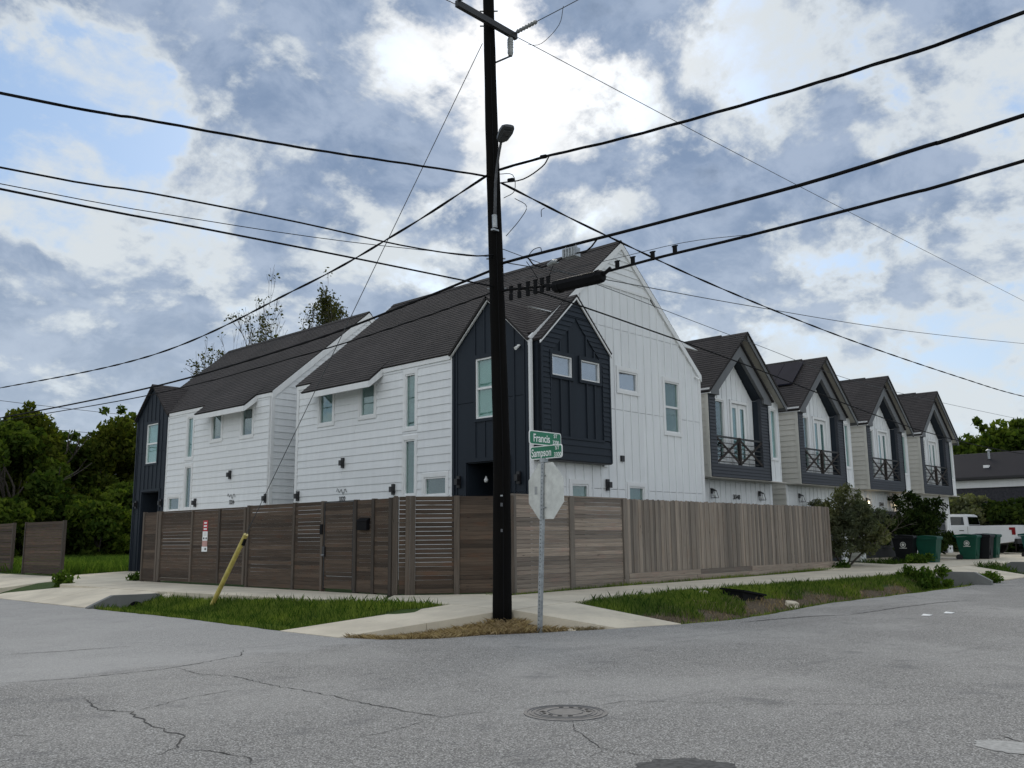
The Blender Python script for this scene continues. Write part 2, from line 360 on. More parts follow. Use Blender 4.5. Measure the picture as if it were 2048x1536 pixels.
class MB:
    def __init__(s): s.v = []; s.f = []; s.uv = []
    def add(s, vs, fs):
        k = len(s.v); s.v += [tuple(v) for v in vs]; s.f += [tuple(i+k for i in f) for f in fs]; return s
    def box(s, x0, x1, y0, y1, z0, z1):
        return s.add([(x0, y0, z0), (x1, y0, z0), (x1, y1, z0), (x0, y1, z0), (x0, y0, z1), (x1, y0, z1), (x1, y1, z1), (x0, y1, z1)],
                     [(3, 2, 1, 0), (4, 5, 6, 7), (0, 1, 5, 4), (1, 2, 6, 5), (2, 3, 7, 6), (3, 0, 4, 7)])
    def prism(s, pts, d):                       # closed outline of 3D points swept by d
        d = Vector(d); n = len(pts); a = [Vector(p) for p in pts]; b = [p+d for p in a]
        return s.add(a+b, [tuple(range(n))[::-1], tuple(range(n, 2*n))] + [(i, (i+1) % n, (i+1) % n+n, i+n) for i in range(n)])
    def tube(s, pts, rs, k=6, cap=True):
        pts = [Vector(p) for p in pts]; n = len(pts); base = len(s.v)
        if isinstance(rs, (int, float)): rs = [rs]*n
        for i, p in enumerate(pts):
            t = (pts[min(i+1, n-1)]-pts[max(i-1, 0)]).normalized()
            a = t.orthogonal().normalized() if abs(t.z) < 0.98 else Vector((1, 0, 0))
            if abs(t.z) < 0.98: a = Vector((0, 0, 1)).cross(t).normalized()
            b = t.cross(a).normalized()
            for j in range(k):
                an = 2*math.pi*j/k; s.v.append(tuple(p+(a*math.cos(an)+b*math.sin(an))*rs[i]))
        for i in range(n-1):
            for j in range(k):
                s.f.append((base+i*k+j, base+i*k+(j+1) % k, base+(i+1)*k+(j+1) % k, base+(i+1)*k+j))
        if cap:
            s.f.append(tuple(base+j for j in range(k))[::-1]); s.f.append(tuple(base+(n-1)*k+j for j in range(k)))
        return s
    def lathe(s, c, prof, k=16, axis='z'):
        base = len(s.v); c = Vector(c); n = len(prof)
        for r_, h_ in prof:
            for j in range(k):
                a = 2*math.pi*j/k; u, w = r_*math.cos(a), r_*math.sin(a)
                s.v.append(tuple(c + (Vector((u, w, h_)) if axis == 'z' else Vector((h_, u, w)) if axis == 'x' else Vector((w, h_, u)))))
        for i in range(n-1):
            for j in range(k):
                s.f.append((base+i*k+j, base+i*k+(j+1) % k, base+(i+1)*k+(j+1) % k, base+(i+1)*k+j))
        s.f.append(tuple(base+j for j in range(k))[::-1]); s.f.append(tuple(base+(n-1)*k+j for j in range(k)))
        return s
    def build(s, name, mat, parent=None, loc=None, smooth=False):
        if loc is None: loc = WL[parent] if parent is not None else (0, 0, 0)
        L = Vector(loc); me = bpy.data.meshes.new(name)
        me.from_pydata([tuple(Vector(v)-L) for v in s.v], [], s.f); me.materials.append(MAT[mat])
        if s.uv:
            ul = me.uv_layers.new(name='uv'); k = 0
            for p in me.polygons:
                for li in p.loop_indices:
                    ul.data[li].uv = s.uv[k]; k += 1
        if smooth: me.polygons.foreach_set('use_smooth', [True]*len(me.polygons))
        return reg(bpy.data.objects.new(name, me), parent, loc)
def np_mesh(name, mat, parent, loc, V, F, smooth=False):
    V = np.asarray(V, float)-np.array(loc); k = F.shape[1]; me = bpy.data.meshes.new(name)
    me.vertices.add(len(V)); me.vertices.foreach_set('co', V.ravel().astype(np.float32))
    me.loops.add(F.size); me.loops.foreach_set('vertex_index', F.ravel().astype(np.int32))
    me.polygons.add(len(F)); me.polygons.foreach_set('loop_start', np.arange(0, F.size, k, dtype=np.int32))
    me.polygons.foreach_set('loop_total', np.full(len(F), k, dtype=np.int32))
    if smooth: me.polygons.foreach_set('use_smooth', np.ones(len(F), bool))
    me.update(calc_edges=True); me.materials.append(MAT[mat])
    return reg(bpy.data.objects.new(name, me), parent, loc)
def copy_tree(o, parent=None, delta=Vector((0, 0, 0))):
    c = o.copy(); COL.objects.link(c); WL[c] = WL[o]+delta
    if parent is None: c.location = o.location+delta
    else: c.parent = parent
    for ch in list(o.children): copy_tree(ch, c, delta)
    return c
def text(name, body, size, mat, parent, loc, rot, ext=0.004, align='CENTER', xs=1.0):
    cu = bpy.data.curves.new(name, 'FONT'); cu.body = body; cu.size = size; cu.extrude = ext; cu.offset = size*.012; cu.align_x = align; cu.align_y = 'CENTER'
    tmp = bpy.data.objects.new(name+'_curve', cu); COL.objects.link(tmp); me = bpy.data.meshes.new_from_object(tmp)
    bpy.data.objects.remove(tmp); bpy.data.curves.remove(cu); me.materials.clear(); me.materials.append(MAT[mat])
    o = bpy.data.objects.new(name, me); reg(o, parent, loc); o.rotation_euler = rot; o.scale = (xs, 1, 1)
    return o
RX = (R(90), 0, 0)                              # reads from -Y
RY = (R(90), 0, R(-90))                         # reads from -X

# ------------------------------------------------------------------ ground, road, pavements
EDGE = [(8.85, 500), (8.86, 28), (8.85, 22), (8.9, 18), (8.78, 14.9), (8.68, 12.2), (8.95, 11.15), (9.55, 10.6), (10.4, 10.35), (11.1, 9.93),
        (12.4, 9.38), (13.7, 8.95), (15.2, 8.62), (17.3, 8.8), (19.7, 9.05), (22.3, 8.9), (26.7, 8.75), (34.7, 8.9), (500, 8.9)]
def edge_jit():
    out = []
    for i in range(len(EDGE)-1):
        a, b = Vector((*EDGE[i], 0)), Vector((*EDGE[i+1], 0)); L = (b-a).length
        n = max(1, min(60, int(L/0.18))) if i not in (0, len(EDGE)-2) else 1
        for k in range(n):
            p = a.lerp(b, k/n); nn = Vector((-(b-a).y, (b-a).x, 0)).normalized()
            j = (mnoise.noise(p*1.3)*0.07+mnoise.noise(p*5)*0.035) if n > 1 else 0
            out.append((p.x+nn.x*j, p.y+nn.y*j))
    return out+[EDGE[-1]]
def sdist(x, y):
    x = np.asarray(x, float); y = np.asarray(y, float); best = np.full(x.shape, 1e9); sg = np.ones(x.shape)
    for (ax, ay), (bx, by) in zip(EDGE[:-1], EDGE[1:]):
        dx, dy = bx-ax, by-ay; tt = np.clip(((x-ax)*dx+(y-ay)*dy)/(dx*dx+dy*dy), 0, 1)
        qx, qy = ax+tt*dx, ay+tt*dy; d = np.hypot(x-qx, y-qy); cr = dx*(y-ay)-dy*(x-ax)
        c = d < best-1e-9; best = np.where(c, d, best); sg = np.where(c, np.sign(cr), sg)
    return best*sg
def fbm(x, y, s):
    return np.sin(x*1.7*s+1.3*np.sin(y*1.1*s))*0.5+np.sin(y*2.3*s+1.7*np.sin(x*0.9*s)+2.0)*0.5
def tz(x, y):
    x = np.asarray(x, float); y = np.asarray(y, float); s = sdist(x, y)
    left = np.interp(s, [-2, 0, .45, .9, 1.5, 2.1, 2.6], [-.35, -.012, -.09, -.07, .10, .225, .255])
    rt = np.interp(s, [-2, 0, .4, .75, 1.15, 1.5, 2.1, 2.6], [-.35, -.012, -.20, -.24, .0, .16, .235, .255])
    cor = np.interp(s, [-2, 0, .5, 1.0, 1.6, 2.6], [-.35, -.012, .0, .03, .06, .22])
    wl_ = np.clip((y-x-0.6)/1.6, 0, 1); wr = np.clip((x-y-1.6)/1.4, 0, 1); wc = np.clip(1-wl_-wr, 0, 1)
    z = (left*wl_+rt*wr+cor*wc)/(wl_+wr+wc)
    far = np.clip(s-3, 0, None)
    z = z+np.clip(x-25, 0, 40)*0.0062*np.clip(s/3, 0, 1)+np.clip(y-33, 0, 30)*0.008*np.clip(s/3, 0, 1)
    z = z+0.10*np.exp(-((x-11.25)**2+(y-10.85)**2)/0.35)
    z = z+fbm(x, y, 1.4)*0.022*np.clip(s, 0, 1)
    return z
g = MB(); g.add([(-1500, -1500, -.6), (1500, -1500, -.6), (1500, 1500, -.6), (-1500, 1500, -.6)], [(0, 1, 2, 3)])
tag(g.build('ground', 'soil'), kind='structure')
def axis_pts(lo):
    a = list(np.arange(lo, 14, .14))+list(np.arange(14, 33, .28))+list(np.arange(33, 60, 1.0))+list(np.arange(60, 160, 6))+list(np.arange(160, 1500, 80))
    return np.array(a)
gx, gy = axis_pts(8.3), axis_pts(8.3)
X, Y = np.meshgrid(gx, gy, indexing='ij'); Z = tz(X, Y)
idx = np.arange(X.size).reshape(X.shape)
F = np.stack([idx[:-1, :-1], idx[1:, :-1], idx[1:, 1:], idx[:-1, 1:]], -1).reshape(-1, 4)
S = sdist(X, Y).ravel(); F = F[(S[F] > -0.4).any(1)]
ter = np_mesh('terrain', 'soil', None, (0, 0, 0), np.stack([X.ravel(), Y.ravel(), Z.ravel()], 1), F, True)
tag(ter, kind='structure')
xf, yf = X.ravel(), Y.ravel()
dirt = np.clip(1.4-np.abs(S-0.85)/0.45, 0, 1)*np.clip((xf-yf-3.2)/1.5, 0, 1)*np.clip((31-xf)/3, 0, 1)
dirt = np.maximum(dirt, np.clip(1.3-np.abs(S)/0.22, 0, 1)*0.7)
dirt = np.maximum(dirt, np.clip((2.4-np.hypot(xf-10.8, yf-10.5))/0.5, 0, 1)*(yf < 11.95-(xf-8.68)*.41))
at = ter.data.attributes.new('dirt', 'FLOAT', 'POINT'); at.data.foreach_set('value', dirt.astype(np.float32))

e = edge_jit()
rp = [(p[0], p[1], 0) for p in e]+[(500, -7, 0), (9, -7, 0), (9, -500, 0), (-7, -500, 0), (-7, -7, 0), (-500, -7, 0), (-500, 9, 0), (-7, 9, 0), (-7, 500, 0)]
road = MB(); road.add(rp, [tuple(range(len(rp)))[::-1]]); road = tag(road.build('road', 'asphalt'), kind='structure')

def ribbon(name, pts, w, mat, z=0.004, seed=0):
    rr = random.Random(seed); P = [Vector((x, y, 0)) for x, y in pts]; Q = []
    for a, b in zip(P[:-1], P[1:]):
        n = max(2, int((b-a).length/0.07)); nn = Vector((-(b-a).y, (b-a).x, 0)).normalized()
        for k in range(n): Q.append(a.lerp(b, k/n)+nn*rr.gauss(0, 0.012))
    Q.append(P[-1]); mb = MB(); n = len(Q)
    for i, p in enumerate(Q):
        t_ = (Q[min(i+1, n-1)]-Q[max(i-1, 0)]).normalized(); nn = Vector((-t_.y, t_.x, 0)); ww = w*(0.35+rr.random()*0.9)*min(1, 0.25+4*min(i, n-1-i)/n)
        mb.v += [tuple(p+nn*ww/2+Vector((0, 0, z))), tuple(p-nn*ww/2+Vector((0, 0, z)))]
    mb.f = [(2*i, 2*i+1, 2*i+3, 2*i+2) for i in range(n-1)]
    return mb.build(name, mat, road, (P[0].x, P[0].y, 0))
CRACKS = [([(3.86, 9.4), (3.67, 8.63), (3.81, 8.28), (3.67, 7.6), (3.64, 7.27), (3.66, 7.01), (3.42, 6.63), (3.19, 6.5)], .022),
 ([(3.38, 6.51), (3.53, 6.36), (3.6, 5.94), (3.51, 5.74)], .018),
 ([(5.45, 10.73), (5.38, 9.99), (5.54, 9.5), (5.47, 8.66), (5.5, 7.9), (5.46, 7.28), (5.44, 6.52), (5.46, 6.14), (5.45, 5.99), (5.82, 5.89), (5.96, 5.49)], .020),
 ([(3.62, 11.04), (4.3, 10.77), (5.32, 10.7), (6.54, 11.1), (6.91, 11.67)], .024), ([(4.5, 13.8), (5.19, 13.55), (6.16, 13.36)], .03),
 ([(3.89, 8.32), (4.54, 8.6), (5.06, 8.66)], .014), ([(6.73, 5.33), (7.12, 5.23), (7.32, 4.87), (7.59, 4.46)], .011),
 ([(6.04, 5.03), (5.8, 4.8), (5.56, 4.47), (5.41, 4.2), (5.44, 4.05), (5.5, 3.72)], .013), ([(4.29, 5.95), (4.69, 5.86), (5.32, 5.98)], .010),
 ([(17.16, 7.44), (19.48, 7.38), (21.37, 7.22), (22.63, 6.82)], .07), ([(14.6, 8.3), (15.81, 8.05), (16.63, 7.79), (17.06, 7.4)], .09),
 ([(7.73, 2.26), (7.58, 2.12), (7.59, 2.06)], .02), ([(5.41, 4.2), (5.16, 4.15)], .009), ([(7.59, 4.46), (8.23, 3.63), (8.43, 3.35), (8.96, 3.32)], .010),
 ([(2.7, 8.13), (2.9, 7.85)], .012)]
for i, (p, w) in enumerate(CRACKS): ribbon('crack', p, w*.8, 'crack_fill', 0.004, i)

mh = root('manhole_cover', 'round cast iron manhole cover set in the road', 'manhole cover', (6.29, 5.31, 0))
c0 = (6.29, 5.31, 0)
MB().lathe(c0, [(.365, -.05), (.365, .006), (.335, .010), (.330, .004), (.322, .004)], 48).build('frame_ring', 'iron', mh)
MB().lathe(c0, [(.318, -.05), (.318, .009), (.300, .011), (.297, .006), (.275, .006), (.272, .011), (.255, .011), (.252, .006), (.235, .006), (.232, .011), (.165, .011),
    (.162, .005), (.150, .005), (.147, .011), (.0, .011)], 48).build('lid', 'iron', mh)
for k in range(14):
    a = 2*math.pi*k/14
    if k in (3, 4, 10, 11): continue
    b = MB().box(-.012, .012, -.006, .006, 0, .006); o = b.build('raised_mark', 'rubber', mh, (0, 0, 0))
    o.location = (math.cos(a)*.20, math.sin(a)*.20, .009); o.rotation_euler = (0, 0, a+R(90)); o.scale = (1.6, 1.6, 1)
for sx_ in (-1, 1):
    o = MB().box(-.025, .025, -.012, .012, 0, .004).build('pick_hole', 'cable_black', mh, (0, 0, 0)); o.location = (sx_*.20*.69, -sx_*.20*.72, .0095); o.rotation_euler = (0, 0, R(-46))
for i, (nm, mt, x, y, s, sd, ey) in enumerate([('light_patch', 'patch_light', 7.35, 2.05, .20, 3, 1.4), ('dark_patch', 'patch', 5.27, 3.42, .36, 4, 1.0)]):
    rr = random.Random(sd); n = 40; mb = MB()
    mb.add([(x+math.cos(2*math.pi*k/n)*s*(.9+.2*rr.random()), y+math.sin(2*math.pi*k/n)*s*ey*(.9+.2*rr.random()), .004) for k in range(n)], [tuple(range(n))])
    mb.build(nm, mt, road, (x, y, 0))
for k, (x, y) in enumerate([(17.75, 6.2), (18.5, 6.05)]):
    o = tag(MB().prism([(x, y, .006), (x+.22, y+.02, .008), (x+.20, y+.17, .02), (x-.02, y+.14, .006)], (0, 0, .004)).build('litter', 'sign_white'),
            ['larger flat scrap of pale litter on the right-hand road', 'smaller flat scrap of pale litter on the right-hand road'][k], 'litter', 'scraps of litter on the road')
    if k: o.scale = (1, 1, 1)
    o.location.z += 0

def slab(parent, pts, name='slab', mat='concrete', th=0.34):
    mb = MB(); n = len(pts); g_ = 0.006; cx = sum(p[0] for p in pts)/n; cyy = sum(p[1] for p in pts)/n
    q = []
    for p in pts:
        d = Vector((cx-p[0], cyy-p[1], 0)); d = d.normalized()*g_*1.4; q.append((p[0]+d.x, p[1]+d.y, p[2]))
    mb.prism([(x, y, z-th) for x, y, z in q], (0, 0, th))
    return mb.build(name, mat, parent, (cx, cyy, pts[0][2]))
sw = root('sidewalk', None, None, (12.2, 12.2, .3), kind='structure')
ZS = 0.30
slab(sw, [(11.37, 10.78, ZS), (13.46, 11.2, ZS), (13.3, 12.45, ZS), (11.75, 12.6, ZS)])
slab(sw, [(13.3, 12.45, ZS), (13.46, 11.2, ZS), (14.3, 13.5, ZS), (14.72, 14.0, ZS), (13.6, 14.85, ZS)])
slab(sw, [(11.75, 12.6, ZS), (13.3, 12.45, ZS), (13.6, 14.85, ZS), (12.82, 15.6, ZS), (11.42, 14.3, ZS)])
def xf_(y): return float(np.interp(y, [14.3, 16.4, 20.7, 21.6, 28, 29.5, 34, 60], [11.42, 10.95, 10.6, 10.5, 10.5, 11.4, 11.5, 11.5]))
yy = [14.3, 15.8]+[15.8+1.5*k for k in range(1, 21)]
for a, b in zip(yy[:-1], yy[1:]):
    x1a, x1b = 12.80, 12.80
    if a < 14.5: x1a = 11.43
    slab(sw, [(xf_(a), a, ZS), (x1a if a > 14.5 else 11.46, a, ZS), (12.80, max(b, 15.6), ZS), (xf_(b), b, ZS)] if a < 14.5 else [(xf_(a), a, ZS), (x1a, a, ZS), (x1b, b, ZS), (xf_(b), b, ZS)])
def yf_(x): return float(np.interp(x, [13.4, 18.5, 22.7, 27.6, 30, 60], [11.2, 11.45, 11.15, 10.75, 10.9, 10.9]))
def yb_(x): return float(np.interp(x, [13.4, 14.3, 18.7, 24.7, 30, 60], [13.3, 13.5, 13.72, 13.66, 13.5, 13.3]))
xx = [13.46]+[15.1+1.6*k for k in range(0, 30)]
zr = lambda x: ZS+max(0, x-25)*0.0062
for a, b in zip(xx[:-1], xx[1:]):
    if a < 13.5: slab(sw, [(13.48, 11.22, ZS), (b, yf_(b), zr(b)), (b, yb_(b), zr(b)), (14.32, 13.5, ZS)])
    else: slab(sw, [(a, yf_(a), zr(a)), (b, yf_(b), zr(b)), (b, yb_(b), zr(b)), (a, yb_(a), zr(a))])
rl = root('kerb_ramp', None, None, (10.2, 12.3, 0), kind='structure')
a0, a1, b0, b1 = Vector((11.73, 12.6, ZS)), Vector((11.35, 10.8, ZS)), Vector((8.70, 13.55, .008)), Vector((8.68, 11.9, .008))
for k in range(2):
    s0, s1 = k/2, (k+1)/2
    slab(rl, [tuple(a0.lerp(b0, s0)), tuple(a0.lerp(b0, s1)), tuple(a1.lerp(b1, s1)), tuple(a1.lerp(b1, s0))])
rr_ = root('kerb_ramp', None, None, (12.6, 10.0, 0), kind='structure')
a0, a1, b0, b1 = Vector((11.40, 10.74, ZS)), Vector((13.46, 11.17, ZS)), Vector((12.46, 9.36, .008)), Vector((13.72, 8.93, .008))
slab(rr_, [tuple(a0), tuple(b0), tuple(b1), tuple(a1)])
# driveways with culvert headwalls
dl = root('driveway', None, None, (9.7, 24.8, 0), kind='structure')
slab(dl, [(8.9, 21.85, .01), (10.5, 21.65, ZS-.01), (10.5, 24.8, ZS-.01), (8.86, 24.9, .01)])
slab(dl, [(8.86, 24.92, .01), (10.5, 24.82, ZS-.01), (11.3, 27.3, ZS-.01), (9.3, 28.5, .10), (8.86, 28.7, .01)])
slab(dl, [(12.83, 28.0, .29), (16.6, 28.0, .30), (17.6, 37.2, .34), (13.2, 34.8, .30), (12.83, 34.8, .30)])
dl2 = root('driveway', None, None, (10, 38, 0), kind='structure')
slab(dl2, [(8.86, 31.2, .01), (11.45, 30.6, ZS), (11.45, 36.2, ZS), (8.86, 36.2, .01)]); slab(dl2, [(8.86, 36.2, .01), (11.45, 36.2, ZS), (11.45, 42.0, ZS), (8.86, 42.0, .01)])
for i, (x0, x1) in enumerate(((29.6, 35.6), (38.6, 44.6), (46.2, 53.0))):
    d = root('driveway', None, None, ((x0+x1)/2, 12, 0), kind='structure'); zz = zr((x0+x1)/2)
    slab(d, [(x0-.3, 8.95, .01), (x1+.3, 8.95, .01), (x1, 10.88, zz), (x0, 10.88, zz)])
    xm = (x0+x1)/2
    for u0, u1 in ((x0, xm), (xm, x1)):
        slab(d, [(u0, 13.42, zz), (u1, 13.42, zz), (u1, 16.2, zz+.1), (u0, 16.2, zz+.1)])
h = tag(MB().prism([(8.78, 21.66, .03), (8.78, 21.66, -.2), (10.62, 21.66, -.3), (10.62, 21.66, .12), (10.42, 21.66, .26), (9.34, 21.66, .27), (9.1, 21.66, .17)], (0, -.16, 0)).build('headwall', 'concrete_old'),
        'dark weathered concrete culvert headwall at the grass ditch by the left driveway', 'culvert')
MB().lathe((9.86, 21.49, -.08), [(.19, 0), (.19, -.015)], 20, 'y').build('pipe_mouth', 'cable_black', h, (9.86, 21.49, -.08))
h = tag(MB().prism([(29.45, 10.3, -.2), (29.45, 10.3, .08), (29.45, 9.95, .22), (29.45, 9.5, .36), (29.45, 8.84, .36), (29.45, 8.4, .12), (29.45, 8.4, -.3)][::-1], (-.18, 0, 0)).build('headwall', 'concrete_old'),
        'grey concrete culvert headwall with chamfered corners by the right-hand road', 'culvert')
h = tag(MB().prism([(38.3, 10.6, -.2), (38.3, 10.6, .22), (38.3, 10.2, .42), (38.3, 9.2, .42), (38.3, 8.7, .1), (38.3, 8.7, -.3)][::-1], (-.18, 0, 0)).build('headwall', 'concrete_old'),
        'farther grey culvert headwall near the green carts', 'culvert')
# black drain box half buried in the right bank, chunks of broken concrete beside it
d = root('drain_box', 'black plastic drain box sticking out of the grassy bank', 'drain', (18.7, 10.5, .1))
mb = MB(); mb.add([(18.2, 10.25, -.02), (19.12, 10.25, -.08), (19.12, 10.75, -.05), (18.2, 10.75, .0), (18.2, 10.25, .30), (19.12, 10.25, .17), (19.12, 10.75, .20), (18.2, 10.75, .33)], [(3, 2, 1, 0), (0, 1, 5, 4), (1, 2, 6, 5), (2, 3, 7, 6), (3, 0, 4, 7)]); mb.build('body', 'plastic_black', d)
mb = MB(); mb.add([(18.16, 10.20, .29), (19.17, 10.20, .147), (19.17, 10.80, .187), (18.16, 10.80, .325), (18.16, 10.20, .33), (19.17, 10.20, .187), (19.17, 10.80, .227), (18.16, 10.80, .365)], [(3, 2, 1, 0), (4, 5, 6, 7), (0, 1, 5, 4), (1, 2, 6, 5), (2, 3, 7, 6), (3, 0, 4, 7)]); mb.build('rim', 'plastic_black', d)
def rock(name, label, x, y, s, sd, mat='concrete', grp='pieces of broken concrete'):
    rr = random.Random(sd); bm = bmesh.new(); bmesh.ops.create_icosphere(bm, subdivisions=2, radius=s)
    for v in bm.verts: v.co *= 0.75+0.45*rr.random(); v.co.z *= 0.55
    me = bpy.data.meshes.new(name); bm.to_mesh(me); bm.free(); me.materials.append(MAT[mat])
    return tag(reg(bpy.data.objects.new(name, me), None, (x, y, float(tz(x, y))+s*.12)), label, 'stone', grp)
rock('concrete_chunk', 'pale concrete chunk beside the black drain box', 19.9, 10.0, .2, 1)
rock('concrete_chunk', 'flat pale chunk uphill of the black drain box', 17.8, 11.0, .13, 2)
rock('concrete_chunk', 'lone upright stone on the far grassy bank', 24.3, 9.6, .13, 3)
rock('concrete_chunk', 'small concrete block near the street sign post', 11.75, 9.78, .09, 4)
rock('concrete_chunk', 'dark and pale rubble beside the left culvert headwall', 10.55, 21.2, .16, 5)

# ------------------------------------------------------------------ wall builders (all walls in view face -X ("L") or -Y ("R"))
def wbox(kind, c, name, mat, parent, u0, u1, d0, d1, z0, z1, shape='cube'):
    if kind == 'L': return box(name, mat, parent, c-d1, c-d0, u0, u1, z0, z1, 'wedgeL' if shape == 'wedge' else shape)
    return box(name, mat, parent, u0, u1, c-d1, c-d0, z0, z1, 'wedgeR' if shape == 'wedge' else shape)
def wpt(kind, c, u, d, z): return (c-d, u, z) if kind == 'L' else (u, c-d, z)
def wprism(kind, c, pts, d0, d1, mb=None):
    mb = mb or MB(); q = [wpt(kind, c, u, d0, z) for u, z in pts]
    dv = Vector(wpt(kind, c, 0, d1, 0))-Vector(wpt(kind, c, 0, d0, 0))
    return mb.prism(q, dv)
def cut(u0, u1, z0, z1, holes):
    """rectangle minus holes -> list of rectangles"""
    us = sorted({u0, u1, *[h[0] for h in holes if u0 < h[0] < u1], *[h[1] for h in holes if u0 < h[1] < u1]})
    cols = []
    for a, b in zip(us[:-1], us[1:]):
        mid = (a+b)/2; iv = [(z0, z1)]
        for h in holes:
            if h[0] <= mid <= h[1]:
                nv = []
                for p, q in iv:
                    if h[3] <= p or h[2] >= q: nv.append((p, q)); continue
                    if p < h[2]: nv.append((p, h[2]))
                    if h[3] < q: nv.append((h[3], q))
                iv = nv
        cols.append((a, b, tuple(iv)))
    out = []
    for a, b, iv in cols:
        if out and out[-1][2] == iv and abs(out[-1][1]-a) < 1e-6: out[-1] = (out[-1][0], b, iv)
        else: out.append((a, b, iv))
    return [(a, b, p, q) for a, b, iv in out for p, q in iv if q-p > .015 and b-a > .015]
def lap(kind, c, parent, mat, u0, u1, z0, z1, exp, holes=(), th=.1, name='siding_board', off=0.0):
    z = z0
    while z < z1-.01:
        zt = min(z+exp, z1)
        for a, b, p, q in cut(u0, u1, z, zt, holes):
            cuts = [a]
            while b-cuts[-1] > 4.2: cuts.append(cuts[-1]+rnd.uniform(1.2, 3.66))
            cuts.append(b)
            for a_, b_ in zip(cuts[:-1], cuts[1:]): wbox(kind, c, name, mat, parent, a_+(.0015 if a_ > a else 0), b_-(.0015 if b_ < b else 0), -th, .022+off+rnd.uniform(-.002, .002), p, q, 'wedge')
        z = zt
def lap_var(kind, c, parent, mat, z0, z1, exp, lf, rf, th=.1, name='siding_board'):
    z = z0
    while z < z1-.01:
        zt = min(z+exp, z1); a0, b0, a1, b1 = lf(z), rf(z), lf(zt), rf(zt)
        if b0-a0 > .02:
            if b1 < a1: a1 = b1 = (a1+b1)/2
            q = [wpt(kind, c, a0, -th, z), wpt(kind, c, b0, -th, z), wpt(kind, c, b0, .022, z), wpt(kind, c, a0, .022, z),
                 wpt(kind, c, a1, -th, zt), wpt(kind, c, b1, -th, zt), wpt(kind, c, b1, .002, zt), wpt(kind, c, a1, .002, zt)]
            f = [(0, 1, 2, 3), (7, 6, 5, 4), (3, 2, 6, 7), (1, 0, 4, 5), (2, 1, 5, 6), (0, 3, 7, 4)]
            MB().add(q, f).build(name, mat, parent, wpt(kind, c, a0, 0, z))
        z = zt
def panels(kind, c, parent, mat, cols, bands, prof, holes=(), th=.1):
    """flat sheets between column lines and band lines, clipped by the roof profile prof(u) -> z"""
    for a, b in zip(cols[:-1], cols[1:]):
        for p, q in bands:
            top = max(prof(a), prof(b))
            if p >= top-.02: continue
            if q <= min(prof(a), prof(b)) or not prof:
                for r_ in cut(a, b, p, q-.012, holes): wbox(kind, c, 'wall_panel', mat, parent, r_[0], r_[1], -th, 0, r_[2], r_[3])
            else:
                ku = [u for u in prof.knots if a < u < b]; us = [a]+ku+[b]
                pts = [(b, p), (a, p)]+[(u, max(p, min(q-.012, prof(u)))) for u in us]
                hs = [h for h in holes if h[0] < b and h[1] > a and h[2] < q and h[3] > p]
                if not hs: wprism(kind, c, pts[::-1], -th, 0).build('wall_panel', mat, parent, wpt(kind, c, a, 0, p))
                else:
                    zc = min(prof(a), prof(b)); 
                    for r_ in cut(a, b, p, min(q, zc)-.001, hs): wbox(kind, c, 'wall_panel', mat, parent, r_[0], r_[1], -th, 0, r_[2], r_[3])
                    pts = [(b, zc), (a, zc)]+[(u, max(zc, min(q-.012, prof(u)))) for u in us]
                    wprism(kind, c, pts[::-1], -th, 0).build('wall_panel', mat, parent, wpt(kind, c, a, 0, zc))
class Prof:
    def __init__(s, pts): s.p = pts; s.knots = [u for u, z in pts[1:-1]]
    def __call__(s, u): return float(np.interp(u, [a for a, b in s.p], [b for a, b in s.p]))
def battens(kind, c, parent, mat, us, z0, prof, holes=(), w=.045, d=.022, ztop=None):
    for u in us:
        zt = prof(u)-.03
        if ztop: zt = min(zt, ztop)
        for a, b, p, q in cut(u-w/2, u+w/2, z0, zt, [(h[0]-.02, h[1]+.02, h[2], h[3]) for h in holes]):
            if abs(b-a-w) < .01: wbox(kind, c, 'batten', mat, parent, a, b, -.01, d, p, q)
def window(kind, c, parent, u0, u1, z0, z1, fr='white_trim', trim='white_trim', gl='glass', blind_or_backing='blind_or_backing', sash=False, tw=.09, dep=.1, drop=1.0, fw=.045):
    """frame, pane, blind, surrounding trim; u/z are the clear frame size"""
    ctr = wpt(kind, c, (u0+u1)/2, 0, (z0+z1)/2); mb = MB()
    def bx(m_, a, b, p, q, d0, d1):
        A = wpt(kind, c, a, d0, p); B = wpt(kind, c, b, d1, q); m_.box(min(A[0], B[0]), max(A[0], B[0]), min(A[1], B[1]), max(A[1], B[1]), p, q)
    for a, b, p, q in ((u0, u1, z0, z0+fw), (u0, u1, z1-fw, z1), (u0, u0+fw, z0+fw, z1-fw), (u1-fw, u1, z0+fw, z1-fw)): bx(mb, a, b, p, q, -dep+.005, .012)
    w = mb.build('window', fr, parent, ctr)
    if sash:
        zm = (z0+z1)/2; m2 = MB(); bx(m2, u0+fw, u1-fw, zm-.03, zm+.03, -.06, -.01); m2.build('sash_rail', fr, w, ctr)
    g_ = MB(); bx(g_, u0+fw, u1-fw, z0+fw, z1-fw, -.045, -.038); g_.build('pane', gl, w, ctr)
    if blind_or_backing:
        b_ = MB(); bx(b_, u0+fw, u1-fw, z1-fw-(z1-z0-2*fw)*drop, z1-fw, -dep+.004, -dep+.012); b_.build('blind_or_backing', blind_or_backing, w, ctr)  # with room_dark: no blind, a dark sheet painting the shade of an unlit room
    if trim:
        m3 = MB(); t_ = tw
        for a, b, p, q in ((u0-t_, u1+t_, z1, z1+t_*1.3), (u0-t_, u1+t_, z0-t_, z0), (u0-t_, u0, z0, z1), (u1, u1+t_, z0, z1)): bx(m3, a, b, p, q, -dep+.002, .034)
        m3.build('trim', trim, w, ctr)
        return w, (u0-t_, u1+t_, z0-t_, z1+t_*1.3)
    return w, (u0, u1, z0, z1)
